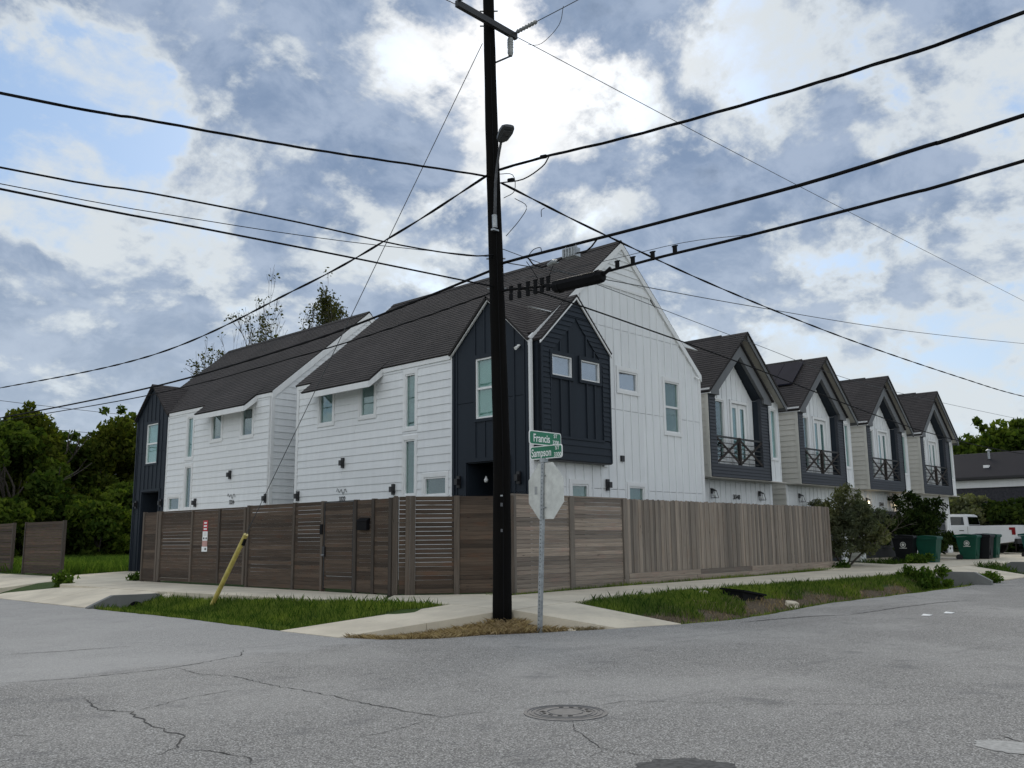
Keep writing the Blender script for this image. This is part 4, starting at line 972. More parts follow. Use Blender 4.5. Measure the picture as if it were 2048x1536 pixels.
for a, b in ((24.72, 26.55), (23.20, 24.62), (21.86, 23.10)): hboards(gt, 'fence_brown_y', 'y', FX-.02, a, b, FZ0+.14, 2.33, 20, gaps=[0]*9+[.005]*5 if a > 24 else ())
for y in (26.60, 24.67, 23.15, 21.82): box('stile', 'fence_brown_z', gt, FX-.075, FX-.02, y-.045, y+.045, FZ0+.05, 2.37)
box('top_rail', 'fence_brown_y', gt, FX-.06, FX, 21.80, 26.64, 2.335, 2.375); box('bottom_rail', 'fence_brown_y', gt, FX-.06, FX-.015, 21.80, 26.64, FZ0+.05, FZ0+.135)
pg = root('pedestrian_gate', 'narrow dark brown plank gate with black latch hardware', 'gate', (FX, 17.7, FZ0))
hboards(pg, 'fence_brown_y', 'y', FX-.01, 17.17, 18.24, FZ0+.07, 2.36, 21, gaps=[0, 0, .010, .006])
for y in (18.265, 17.145): box('gate_frame', 'black_metal', pg, FX-.035, FX+.03, y-.014, y+.014, FZ0+.05, 2.385)
box('gate_frame', 'black_metal', pg, FX-.035, FX+.03, 17.16, 18.25, 2.365, 2.39)
lk = box('lock_plate', 'black_metal', pg, FX-.07, FX-.03, 18.20, 18.30, 1.10, 1.34); MB().tube([(FX-.07, 18.25, 1.14), (FX-.12, 18.25, 1.14), (FX-.12, 18.14, 1.14)], .011, 6).build('latch_handle', 'galvanised', pg)
kp = tag(box('keypad', 'plastic_black', None, FX-.075, FX-.045, 18.31, 18.40, 1.62, 1.86), 'small dark keypad on the post beside the pedestrian gate', 'keypad')
mb_ = root('mailbox', 'small black mailbox on the fence panel beside the pedestrian gate', 'mailbox', (FX-.07, 16.72, 1.83))
MB().box(FX-.12, FX-.03, 16.54, 16.90, 1.70, 1.90).build('body', 'plastic_black', mb_); MB().prism([(FX-.13, 16.53, 1.90), (FX-.13, 16.53, 1.915), (FX-.03, 16.53, 1.975), (FX-.03, 16.53, 1.90)], (0, .38, 0)).build('lid', 'plastic_black', mb_)
ws = root('warning_sign', 'tall red and white warning sign fixed on the brown sliding gate', 'sign', (FX-.05, 24.05, 1.9))
sy0, sy1 = 23.78, 24.04
box('panel', 'sign_red', ws, FX-.056, FX-.048, sy0, sy1, 1.76, 2.06); box('panel', 'sign_white', ws, FX-.056, FX-.048, sy0, sy1+.01, 1.50, 1.757)
box('panel', 'sign_pink', ws, FX-.056, FX-.048, sy0, sy1+.015, 1.34, 1.497); box('panel', 'sign_white', ws, FX-.057, FX-.048, sy0-.01, sy1+.03, 1.20, 1.337)
for z, w in ((1.99, .15), (1.905, .16), (1.82, .17)): box('print', 'sign_white', ws, FX-.0585, FX-.056, (sy0+sy1)/2-w/2, (sy0+sy1)/2+w/2, z-.018, z+.022)
for z in (1.72, 1.685, 1.65): box('print', 'sign_back', ws, FX-.0585, FX-.056, sy0+.05, sy1-.04, z-.009, z+.009)
for y in (23.84, 23.97): box('print', 'cable_black', ws, FX-.0585, FX-.056, y-.03, y+.03, 1.54, 1.59)
for y, w in ((23.86, .08),): box('print', 'iron', ws, FX-.0595, FX-.057, y-w/2, y+w/2, 1.24, 1.30)
# angled corner run
A_ = Vector((12.90, 15.70, 0)); B_ = Vector((14.83, 14.02, 0)); LD = (B_-A_).length; ang = math.atan2((B_-A_).y, (B_-A_).x)
cf = root('corner_fence', 'brown slatted fence panel cutting the corner behind the utility pole, with light showing between slats', 'fence', (A_.x, A_.y, FZ0), 'wooden fences round the corner lot')
cf.rotation_euler = (0, 0, ang); WL[cf] = Vector((0, 0, 0))
def cbox(name, mat, *q): return box(name, mat, cf, *q)
rnd2 = random.Random(3)
def cboards(u0, u1, gaps, n=22):
    z0, z1 = .02, 2.12; p = (z1-z0)/n
    for k in range(n):
        g_ = gaps[k] if k < len(gaps) and gaps[k] > .005 else .0015; d = rnd2.uniform(0, .005)
        cbox('board', 'fence_brown_d', u0, u1, -.02-d, -.002-d, z0+p*k+g_/2, z0+p*(k+1)-g_/2)
SL = [.004, .004, .004, .006, .004, .004]+[.011]*15+[.008]
cboards(.10, .24, [.004]*6+[.009]*16); cboards(.46, 1.30, SL); cboards(1.43, 2.55, [.004, .004, .004, .010, .006]+[.004]*17)
for u, w in ((.03, .09), (.29, .10), (.40, .115), (1.365, .12), (2.59, .08)): cbox('post', 'fence_brown_z', u-w/2, u+w/2, -.05, .05, -.02, 2.13)
# right run: horizontal boards, then pickets
FY = 14.05
rf_ = root('plank_fence', 'grey-brown horizontal plank fence right of the utility pole, behind the stop sign', 'fence', (16.9, FY, FZ0), 'wooden fences round the corner lot')
hboards(rf_, 'fence_grey_x', 'x', FY, 15.0, 16.86, FZ0-.02, 2.44, 22, gap=.006, sag=.004); hboards(rf_, 'fence_grey_x', 'x', FY, 17.06, 18.98, FZ0-.02, 2.44, 22, gap=.006, sag=.004)
for x, w in ((14.93, .13), (16.96, .17), (19.1, .17)): box('post', 'fence_grey_z', rf_, x-w/2, x+w/2, FY-.055, FY+.05, FZ0-.05, 2.47)
box('cap_rail', 'fence_grey_x', rf_, 14.88, 19.15, FY-.04, FY+.03, 2.441, 2.475)
pf = root('picket_fence', 'long grey vertical picket fence with kick boards along the right-hand sidewalk', 'fence', (25, FY, FZ0), 'wooden fences round the corner lot')
x = 19.20; k = 0
while x < 31.15:
    w = rnd.uniform(.118, .138); zt = 2.46+rnd.uniform(-.014, .014); d = (.0 if k % 2 else .014)+rnd.uniform(0, .005)
    o = box('picket', 'fence_grey_z', pf, x, x+w-.003, FY-.018-d, FY-d, .58, zt, 'dogear'); o.rotation_euler = (0, rnd.uniform(-.004, .004), 0); x += w-(.010 if k % 2 else .0); k += 1
for a, b in ((19.2, 22.6), (22.6, 25.5), (25.5, 28.4), (28.4, 31.4)):
    box('kick_board', 'fence_grey_x', pf, a+.006, b-.006, FY-.05, FY-.02, .44, .575+rnd.uniform(-.006, .006)); box('kick_board', 'fence_grey_x', pf, a-.2, b-.22, FY-.05, FY-.022, .29, .435)
for z in (.8, 1.5, 2.2): box('back_rail', 'fence_grey_x', pf, 19.2, 31.2, FY+.002, FY+.04, z-.045, z+.045)
# neighbour's grey plank panels far left
for k, (a, b, lb) in enumerate(((34.85, 38.7, 'weathered grey plank fence panel standing alone beside the far-left driveway'), (40.0, 46.0, 'weathered grey plank fence panel cut off by the left edge of the photo'))):
    f = root('plank_fence', lb, 'fence', (13.2, (a+b)/2, .3), 'weathered plank panels on the far-left lot')
    for j in range(18): 
        o = box('board', 'fence_brown_y', f, 13.18, 13.2+rnd.uniform(0, .006), a, b, .34+.107*j+.003, .34+.107*(j+1)-.003); o.rotation_euler = (rnd.uniform(-.003, .003), 0, 0)
    for y in (a+.03, b-.03): box('post', 'fence_brown_z', f, 13.15, 13.26, y-.05, y+.05, .25, 2.29)

# ------------------------------------------------------------------ utility pole, street lamp, cables
up_ = root('utility_pole', 'tall dark wooden utility pole carrying the overhead cables', 'utility pole', (11.2, 10.8, .05))
PA = [(11.20, 10.80, -.1), (11.21, 10.79, 3.0), (11.16, 10.85, 6.5), (11.115, 10.89, 8.9), (11.07, 10.93, 12.4)]
def pole_at(z):
    return tuple(np.interp(z, [p[2] for p in PA], [p[i] for p in PA]) for i in (0, 1))
mb = MB(); zs = np.linspace(-.1, 12.4, 26); mb.tube([(*pole_at(z), z) for z in zs], [float(np.interp(z, [0, 12.4], [.163, .098]))*(1+.02*math.sin(z*5)) for z in zs], 20); mb.build('pole', 'pole_wood', up_, smooth=True)
def P3(z, dx=0, dy=0): q = pole_at(z); return (q[0]+dx, q[1]+dy, z)
gw = [Vector((*pole_at(z), z))+Vector((-.1, -.128, 0))*float(np.interp(z, [0, 12.4], [1.02, .64])) for z in np.linspace(.1, 10.5, 22)]
MB().tube(gw, .006, 5).build('ground_wire', 'cable_black', up_)
for z, w_, h_, mt in ((2.05, .04, .06, 'iron'), (2.2, .04, .025, 'galvanised'), (1.62, .035, .05, 'iron')):
    q = Vector((*pole_at(z), z))+Vector((-.118, -.108, 0)); o = MB().box(-w_/2, w_/2, -.004, .004, -h_/2, h_/2).build('pole_tag', mt, up_, tuple(q)); o.data.transform(Matrix.Translation(Vector(q))) if False else None
    o.data.transform(Matrix.Translation(q)); o.rotation_euler = (0, 0, -YAW)
vr = Vector((cy_, -sy_, 0)); vf = Vector((sy_, cy_, 0))
def off(z, r_=0, f_=0, u_=0): return Vector(P3(z))+vr*r_+vf*f_+Vector((0, 0, u_))
arm_a, arm_b = Vector((10.10, 10.80, 10.84)), Vector((11.64, 10.80, 10.84))
mb = MB(); mb.prism([arm_a+Vector((0, -.10, -.06)), arm_a+Vector((0, -.02, -.06)), arm_a+Vector((0, -.02, .06)), arm_a+Vector((0, -.10, .06))], arm_b-arm_a); mb.build('crossarm', 'rail_black', up_)
def insulator(a, b, name='insulator', n=7, r=.045):
    a, b = Vector(a), Vector(b); mb = MB(); pts, rs = [], []
    for k in range(n*2+1):
        pts.append(a.lerp(b, k/(n*2))); rs.append(r if k % 2 else r*.6)
    mb.tube(pts, rs, 10); return mb.build(name, 'porcelain', up_, smooth=True)
insulator((11.62, 10.70, 10.92), (11.62, 10.20, 10.92)); insulator((10.14, 10.70, 10.92), (10.14, 10.20, 10.92))
for x_ in (11.62, 10.14): MB().tube([(x_, 10.78, 10.9), (x_, 10.70, 10.92)], .02, 6).build('shackle', 'galvanised', up_)
mb = MB(); q = Vector((11.50, 10.76, 10.76)); mb.lathe(q, [(.05, 0), (.06, -.04), (.055, -.06), (.062, -.09), (.055, -.11), (.062, -.14), (.055, -.16), (.062, -.19), (.055, -.22), (.058, -.30), (.04, -.36)], 12); mb.build('arrester', 'porcelain', up_)
MB().tube([q+Vector((0, 0, -.36)), (11.10, 10.90, 10.12)], .018, 6).build('arrester_bracket', 'wire_grey', up_)
for z in (10.9, 11.2, 6.4, 5.85): MB().tube([off(z, -.17), off(z, .17)], .014, 6).build('through_bolt', 'galvanised', up_)
# street lamp
lm = root('street_lamp', 'grey street lamp head on a slim curved arm bolted to the utility pole', 'street lamp', tuple(off(7.0, .02, -.2)))
arm = [off(6.95, .0, -.14), off(7.35, .02, -.17), off(7.75, .04, -.20), off(8.05, .08, -.26), off(8.28, .13, -.36), off(8.42, .17, -.48)]
MB().tube(arm, [.03, .028, .026, .025, .025, .025], 8).build('arm', 'iron', lm, smooth=True)
MB().tube([off(6.92, 0, -.15), off(7.16, 0, -.15)], .045, 8).build('bracket', 'galvanised', lm); MB().box(*[c for p in zip(tuple(off(6.86, -.07, -.19)), tuple(off(6.86, .07, -.14, .03))) for c in (min(p), max(p))]).build('bracket_foot', 'galvanised', lm)
tip = arm[-1]; dd = (Vector((-sy_*.85+cy_*.25, -cy_*.85-sy_*.25, .10))).normalized(); side = dd.cross(Vector((0, 0, 1))).normalized(); nn = side.cross(dd).normalized()
def head_ring(s, w, h): return [tip+dd*s*.78+side*w*.74*a+nn*h*.8*b for a, b in ((-1, -.6), (-.6, -1), (.6, -1), (1, -.6), (1, .5), (.5, 1), (-.5, 1), (-1, .5))]
mb = MB(); rings = [(-.06, .05, .03), (0, .09, .05), (.08, .135, .065), (.38, .165, .07), (.56, .15, .055), (.62, .11, .03)]
for s, w, hh in rings: mb.v += [tuple(v) for v in head_ring(s, w, hh)]
for i in range(len(rings)-1):
    for j in range(8): mb.f.append((i*8+j, i*8+(j+1) % 8, (i+1)*8+(j+1) % 8, (i+1)*8+j))
mb.f += [tuple(range(8))[::-1], tuple(range(40, 48))]; mb.build('head', 'wire_grey', lm, smooth=False)
for s0, s1 in ((.10, .30), (.33, .52)):
    mb = MB(); mb.prism([tip+dd*s0*.78-side*.07-nn*.055, tip+dd*s0*.78+side*.07-nn*.055, tip+dd*s1*.78+side*.07-nn*.055, tip+dd*s1*.78-side*.07-nn*.055], -nn*.010); mb.build('lens', 'iron', lm)
# cables
NW = [0]
def cable(label, pts, r_, mat='cable_black', twist=0, name='cable', n=0, grp='overhead cables', parent=None):
    P = [Vector(p) for p in pts]; Q = []
    for i in range(len(P)-1):                    # Catmull-Rom through the measured points
        p0 = P[i-1] if i else P[i]*2-P[i+1]; p3 = P[i+2] if i+2 < len(P) else P[i+1]*2-P[i]; p1, p2 = P[i], P[i+1]
        seg = max(4, int((p2-p1).length/(.22 if twist else .6)))
        for k in range(seg):
            t_ = k/seg; Q.append(.5*((2*p1)+(p2-p0)*t_+(2*p0-5*p1+4*p2-p3)*t_*t_+(3*p1-p0-3*p2+p3)*t_**3))
    Q.append(P[-1]); mb = MB()
    if twist:
        for ph in range(twist):
            T = []
            for i, q in enumerate(Q):
                d_ = (Q[min(i+1, len(Q)-1)]-Q[max(i-1, 0)]).normalized(); a = d_.cross(Vector((0, 0, 1))).normalized(); b = a.cross(d_)
                an = i*.62+ph*2*math.pi/twist; T.append(q+(a*math.cos(an)+b*math.sin(an))*r_*.95)
            mb.tube(T, r_, 5)
    else: mb.tube(Q, r_, 5)
    o = mb.build(name, mat, parent, smooth=True)
    if parent is None: tag(o, label, 'cable', grp)
    return o
cable('thick twisted cable running from the pole to the upper left edge', [(-25, 10.8, 5.9), (-14, 10.8, 5.15), (-6, 10.8, 5.35), (3.04, 10.8, 6.54), (4.78, 10.8, 6.81), (7.02, 10.8, 7.16), (9.44, 10.8, 7.6), (11.0, 10.85, 7.9)], .0105, twist=3)
cable('twisted cable sagging right from the pole above the row house roofs', [(11.25, 10.8, 7.84), (14.16, 10.8, 7.61), (19.06, 10.8, 7.36), (26.27, 10.8, 7.23), (36, 10.8, 7.3), (44.9, 10.8, 7.5), (60, 10.8, 8.3)], .012, twist=2)
cable('twisted cable descending left from the pole across the bare tree', [(11.2, 70, 9.5), (11.2, 50, 8.0), (11.2, 36.62, 7.17), (11.2, 24.39, 6.61), (11.2, 17.06, 7.12), (11.2, 13.57, 7.58), (11.14, 11.0, 8.02)], .013, twist=2)
cable('thick twisted cable rising from the pole to the top right corner', [(11.16, 10.8, 8.05), (11.2, 9.6, 7.97), (11.2, 7.99, 7.78), (11.2, 5.8, 7.6), (11.2, 4.01, 7.5), (11.2, 2.27, 7.48), (11.2, -6, 7.7), (11.2, -18, 8.8)], .0135, twist=3)
cable('upper thin cable at the left edge ending on the pole', [(-25, 10.8, 5.9), (-14, 10.8, 5.2), (-4, 10.8, 5.25), (3.11, 10.8, 5.67), (4.84, 10.8, 5.85), (7.06, 10.8, 6.02), (8.92, 10.8, 6.12), (10.4, 10.8, 6.28), (11.1, 10.8, 6.45)], .013)
cable('paired thin wire just above the middle cable at the left', [(-25, 10.8, 5.9), (-14, 10.8, 5.1), (-4, 10.8, 5.1), (3.13, 10.8, 5.48), (5.52, 10.8, 5.67), (7.95, 10.8, 5.94), (11.1, 10.8, 6.4)], .006)
cable('middle cable from the left edge to the lower brackets on the pole', [(-25, 10.8, 5.9), (-14, 10.8, 5.2), (-4, 10.8, 5.15), (3.13, 10.8, 5.42), (5.53, 10.8, 5.56), (7.95, 10.8, 5.7), (11.1, 10.8, 5.86)], .015)
cable('black cable leaving the pole to the right across the gable wall', [(11.3, 10.75, 5.85), (12.0, 10.8, 5.98), (13.15, 10.8, 5.96), (15.82, 10.8, 5.84), (19.6, 10.8, 5.64), (31.73, 10.8, 4.92), (45, 10.8, 4.9), (60, 10.8, 5.6)], .016)
cable('very thin high wire descending from the pole top to the right edge', [(11.1, 10.9, 10.92), (11.68, 10.8, 10.9), (18.25, 10.8, 11.1), (26.99, 10.8, 11.41), (46.67, 10.8, 12.22), (70, 10.8, 13.2)], .008, 'wire_grey')
cable('thin grey wire above the first row house roof', [(11.25, 10.8, 6.35), (14.2, 10.8, 6.64), (20.26, 10.8, 7.18), (30.43, 10.8, 8.2), (45.87, 10.8, 10.06), (60, 10.8, 11.9)], .010, 'wire_grey')
cable('thin lower wire behind the row house gables', [(11.25, 10.8, 6.6), (14.28, 10.8, 6.48), (20.15, 10.8, 6.23), (27.9, 10.8, 6.0), (44.51, 10.8, 6.4), (60, 10.8, 6.9)], .007, 'wire_grey')
cable('heavy bundled cable crossing in front of both white houses', [(11.2, 70, 7.6), (11.2, 50, 6.5), (11.2, 36.34, 6.02), (11.2, 24.28, 5.7), (11.2, 17.0, 5.8), (11.2, 13.54, 6.01), (11.2, 10.97, 6.23)], .025)
cable('heavy bundled cable with the silver box, rising right of the pole', [(11.2, 10.97, 6.23), (11.2, 10.66, 6.30), (11.2, 7.58, 6.22), (11.2, 5.13, 6.17), (11.2, 3.49, 6.21), (11.2, 2.39, 6.24), (11.2, -6, 6.6), (11.2, -18, 7.6)], .027)
cable('lower cable following the heavy bundle across the white houses', [(11.2, 70, 7.2), (11.2, 50, 6.3), (11.2, 36.31, 5.89), (11.2, 24.26, 5.49), (11.2, 16.98, 5.53), (11.2, 13.53, 5.65), (11.15, 10.98, 5.79)], .015)
cable('heavy cable carrying the black splice case right of the pole', [(11.15, 10.98, 5.79), (11.2, 10.4, 5.77), (11.2, 9.51, 5.66), (11.2, 8.51, 5.66), (11.2, 7.33, 5.67), (11.2, 5.91, 5.65), (11.2, 3.84, 5.66), (11.2, 2.44, 5.7), (11.2, -6, 6.1), (11.2, -18, 7.0)], .023)
cable('thin wire leaving the crossarm insulator toward the top edge right of the pole', [(11.62, 10.20, 10.92), (11.62, 9.0, 10.92), (11.62, 4, 10.95), (11.62, -10, 11.4)], .008, 'wire_grey')
cable('thin jumper wire hanging from the right crossarm insulator', [(11.62, 9.55, 10.95), (11.72, 9.75, 10.7), (11.86, 10.3, 10.62), (11.95, 10.72, 10.80)], .006, 'wire_grey')
cable('thin wire leaving the left crossarm end at the top edge', [(10.14, 10.80, 10.86), (8.5, 10.8, 10.75), (3, 10.8, 10.6), (-20, 10.8, 11.0)], .008, 'wire_grey')
gtop, gbot = Vector((11.0, 11.0, 10.55)), Vector((10.35, 18.74, .2))
cable('thin guy wire stretched from the pole top down to the yellow guard', [gtop, gtop.lerp(gbot, .3), gtop.lerp(gbot, .7), gbot], .008, 'wire_grey', name='guy_wire')
gd = (gbot-gtop).normalized(); gg = root('guy_guard', 'yellow plastic guy wire guard leaning on the grass strip', 'guy guard', (10.35, 18.74, .2))
L_ = (gbot-gtop).length; gp0, gp1 = gtop+gd*(L_+.1), gtop+gd*(L_-1.78)
mb = MB(); q = []; mb.tube([gp0, gp1], [.052, .052], 10, cap=True); mb.build('sleeve', 'yellow_plastic', gg, smooth=False)
MB().tube([gp1+gd*.12+Vector((0, -.06, 0)), gp1+gd*.26+Vector((0, -.07, -.02))], .035, 8).build('clamp', 'cable_black', gg)
# splice case, silver amplifier box, spacers
sc_ = root('splice_case', 'black cylindrical splice case hanging on the cable right of the pole', 'splice case', (11.2, 9.0, 5.6))
MB().tube([(11.2, 9.54, 5.62), (11.2, 9.50, 5.62), (11.2, 9.46, 5.62), (11.2, 8.58, 5.60), (11.2, 8.54, 5.60), (11.2, 8.50, 5.60)], [.08, .105, .112, .112, .105, .08], 8).build('body', 'plastic_black', sc_, smooth=False)
for y in (9.42, 8.62): MB().tube([(11.2, y, 5.61), (11.2, y-.03, 5.61)], .117, 8).build('band', 'cable_black', sc_)
for y in (9.75, 8.35): MB().tube([(11.2, y, 5.70), (11.2, 9.5 if y > 9 else 8.54, 5.60)], .03, 6).build('cable_stub', 'cable_black', sc_)
ab = root('amplifier_box', 'silver amplifier box hanging under the heavy bundled cable', 'amplifier', (11.2, 9.15, 6.14))
MB().box(11.12, 11.28, 9.02, 9.28, 6.05, 6.20).build('housing', 'galvanised', ab)
for y in (9.05, 9.11, 9.17, 9.23): box('fin', 'galvanised', ab, 11.10, 11.12, y, y+.02, 6.06, 6.19)
for y in (9.04, 9.26): MB().tube([(11.2, y, 6.2), (11.2, y, 6.28)], .015, 6).build('hanger', 'galvanised', ab)
MB().tube([(11.2, 9.45, 6.05), (11.2, 9.55, 6.06), (11.2, 9.66, 6.03)], [.03, .045, .03], 8).build('coupler', 'galvanised', ab)
MB().tube([(11.2, 9.02, 6.1), (11.2, 8.85, 6.08), (11.2, 8.72, 6.14), (11.2, 8.6, 6.24)], .014, 5).build('lead', 'cable_black', ab)
MB().tube([(11.2, 9.28, 6.1), (11.2, 9.5, 6.04), (11.2, 9.8, 6.02), (11.2, 10.0, 6.12), (11.2, 10.1, 6.25)], .014, 5).build('lead', 'cable_black', ab)
SPL = ['hugging the pole', 'second from the pole', 'third from the pole', 'fourth from the pole', 'fifth from the pole', 'just left of the splice case', 'just right of the splice case', 'second right of the splice case', 'third right of the splice case', 'farthest right of the splice case']
for k, y in enumerate((10.52, 10.32, 10.12, 9.95, 9.8, 9.66, 8.22, 7.92, 7.55, 7.15)):
    zc = 5.72 if y > 9 else 5.67; s = root('cable_spacer', 'small black cable spacer '+SPL[k], 'cable spacer', (11.2, y, zc), 'spacers on the cable with the splice case')
    MB().box(11.18, 11.22, y-.028, y+.028, zc, zc+.12).build('block', 'plastic_black', s); MB().tube([(11.2, y-.05, zc+.11), (11.2, y+.05, zc+.11)], .012, 5).build('strand_clip', 'cable_black', s)
    if y > 9.6:
        MB().box(11.17, 11.21, y-.035, y+.025, zc-.14, zc-.02).build('lower_block', 'plastic_black', s)
cable('thin steel strand above the splice case', [(11.2, 10.9, 5.98), (11.2, 9.9, 5.90), (11.2, 8.5, 5.84), (11.2, 7.0, 5.80), (11.2, 5.9, 5.66)], .005, 'wire_grey')
for k, (lb, pts) in enumerate((('loose looped drop wire below the silver box', [(11.2, 9.55, 6.0), (11.22, 9.7, 5.8), (11.2, 9.9, 5.78), (11.2, 9.75, 5.66), (11.2, 9.95, 5.6)]),
     ('curly loose wire above the heavy bundle near the pole', [(11.2, 10.1, 6.3), (11.2, 9.98, 6.38), (11.2, 9.83, 6.38), (11.2, 9.8, 6.3)]), ('loose wire hanging between the two heavy cables', [(11.2, 10.15, 6.2), (11.2, 10.0, 6.0), (11.2, 9.9, 5.85)]),
     ('slack loop of wire under the street lamp', [(11.12, 10.75, 7.95), (11.25, 10.5, 7.9), (11.27, 10.48, 7.6), (11.2, 10.68, 7.5)]), ('slack black jumper joining the twisted cables right of the pole', [(11.15, 10.7, 7.78), (11.2, 10.2, 7.72), (11.2, 9.75, 7.82), (11.2, 9.6, 7.95)]),
     ('bent wire tail under the lamp level clamp', [(12.45, 10.8, 7.68), (12.3, 10.75, 7.58), (12.3, 10.75, 7.45)]), ('thin ground wire dangling beside the pole under the lamp', [(11.35, 10.55, 7.5), (11.5, 10.4, 7.35), (11.42, 10.5, 7.1), (11.25, 10.68, 6.8)]))):
    cable(lb, pts, .007 if k not in (4,) else .012, 'cable_black', name='loose_wire', grp='loose wires on the pole')
for z, y in ((8.0, 9.72), (7.8, 10.5)): MB().tube([(11.2, y+.06, z), (11.2, y-.06, z-.02)], .035, 6).build('connector', 'cable_black', up_)
# distant power lines, left and right
for k in range(3):
    z = (11.6, 9.9, 9.3)[k]
    cable(('upper', 'middle', 'lower')[k]+' distant power line behind the trees at the left', [(5, 66, z+.3), (20, 70, z-.1), (40, 75, z+.2)], .02, 'wire_grey', grp='distant power lines')

# ------------------------------------------------------------------ street sign post
st = root('street_sign', 'leaning galvanised post with green street name plates and the back of a stop sign', 'street sign', (11.2, 9.95, 0))
a, b = Vector((11.19, 9.96, -.1)), Vector((11.26, 9.88, 2.75)); sd_ = (b-a); 
mb = MB(); mb.prism([a+Vector((-.03, -.03, 0)), a+Vector((.03, -.03, 0)), a+Vector((.03, .03, 0)), a+Vector((-.03, .03, 0))][::1], sd_); mb.build('post', 'galvanised', st)
mb = MB()
for k in range(46):
    p = a.lerp(b, (k+.8)/47)
    mb.box(p.x-.0325, p.x-.030, p.y-.008, p.y+.008, p.z-.008, p.z+.008)
tag(mb.build('post_holes', 'wire_grey', st), kind='stuff')
def at_post(z): return a.lerp(b, (z+.1)/2.85)
oc = Vector((11.165, 9.83, 2.25)); rad = .457/math.cos(math.pi/8)
ca, sa = math.cos(R(10)), math.sin(R(10))
pts = [(oc.x+.085+sa*rad*math.cos(math.pi/8+k*math.pi/4), oc.y+ca*rad*math.cos(math.pi/8+k*math.pi/4), oc.z+rad*math.sin(math.pi/8+k*math.pi/4)) for k in range(8)]
MB().prism(pts, (-.004, 0, 0)).build('stop_plate', 'sign_back', st)
for z in (1.98, 2.5): MB().tube([(oc.x+.02, oc.y, z), (oc.x+.075, oc.y, z)], .012, 6).build('bolt', 'galvanised', st)
MB().box(oc.x+.118, oc.x+.121, oc.y+.22, oc.y+.28, 2.2, 2.33).build('sticker', 'porcelain', st)
tp = at_post(2.86); MB().box(tp.x-.05, tp.x+.05, tp.y-.05, tp.y+.05, 2.72, 2.785).build('plate_bracket', 'galvanised', st)
def plate(kind, ctr, w, h_, name, st_, no):
    cx, cyy, cz = ctr; r_ = .04; pts = []
    for sx, sz, a0 in ((1, 1, 0), (-1, 1, 90), (-1, -1, 180), (1, -1, 270)):
        for k in range(4):
            an = R(a0+k*30); pts.append((sx*(w/2-r_)+r_*math.cos(an), sz*(h_/2-r_)+r_*math.sin(an)))
    def mk(ps, d0, d1, nm, mat, par):
        if kind == 'X': q = [(cx+u, cyy+d0, cz+v) for u, v in ps]; d = (0, d1-d0, 0)
        else: q = [(cx+d0, cyy-u, cz+v) for u, v in ps]; d = (d1-d0, 0, 0)
        return MB().prism(q, d).build(nm, mat, par, ctr)
    pl = mk(pts, -.006, .006, 'name_plate', 'sign_white', st)
    mk([(u*(w-.03)/w, v*(h_-.03)/h_) for u, v in pts], -.0085, -.006, 'plate_face', 'sign_green', pl)
    rot = RX if kind == 'X' else RY
    def tx(body, size, u, v, xs): 
        loc = (cx+u, cyy-.010, cz+v) if kind == 'X' else (cx-.010, cyy-u, cz+v)
        text('lettering', body, size, 'sign_white', pl, loc, rot, .0015, xs=xs)
    tx(name, .185, -.10, -.01, .80 if kind == 'X' else .66); tx(st_, .088, .25, .052, 1.0); tx(no, .10, .255, -.058, .82)
    return pl
plate('X', (11.31, 9.88, 3.115), .80, .23, 'Francis', 'ST', '3200'); plate('Y', (11.26, 9.82, 2.885), .70, .22, 'Sampson', 'ST', '3300')

# ------------------------------------------------------------------ dark-roofed house at the right
dh = root('brick_house', 'low dark brick house with black roof behind the bushes at the right edge', 'house', (62, 17, .6))
MB().box(58, 66.5, 7, 27, .3, 4.6).build('wall', 'brick_dark', dh)
box('frieze_board', 'white_trim', dh, 57.9, 57.998, 6.9, 27.1, 4.12, 4.56); box('gutter', 'black_metal', dh, 57.55, 57.72, 6.7, 27.3, 4.60, 4.74)
roof_plane('roof', dh, (57.6, 6.7, 4.72), (57.6, 27.3, 4.72), (62.4, 27.3, 6.5), (62.4, 6.7, 6.5), mat='roof_black'); roof_plane('roof', dh, (67.0, 6.7, 4.72), (67.0, 27.3, 4.72), (62.4, 27.3, 6.5), (62.4, 6.7, 6.5))
box('soffit', 'black_metal', dh, 57.62, 58, 6.7, 27.3, 4.565, 4.62)
box('roof_vent', 'sign_white', dh, 59.3, 59.6, 16.55, 16.85, 5.35, 5.52); MB().tube([(61, 16.95, 6.0), (61, 16.95, 6.5)], .07, 8).build('vent_pipe', 'galvanised', dh); MB().lathe((61, 16.95, 6.5), [(.16, 0), (.16, .04), (.02, .12)], 10).build('vent_cap', 'galvanised', dh)

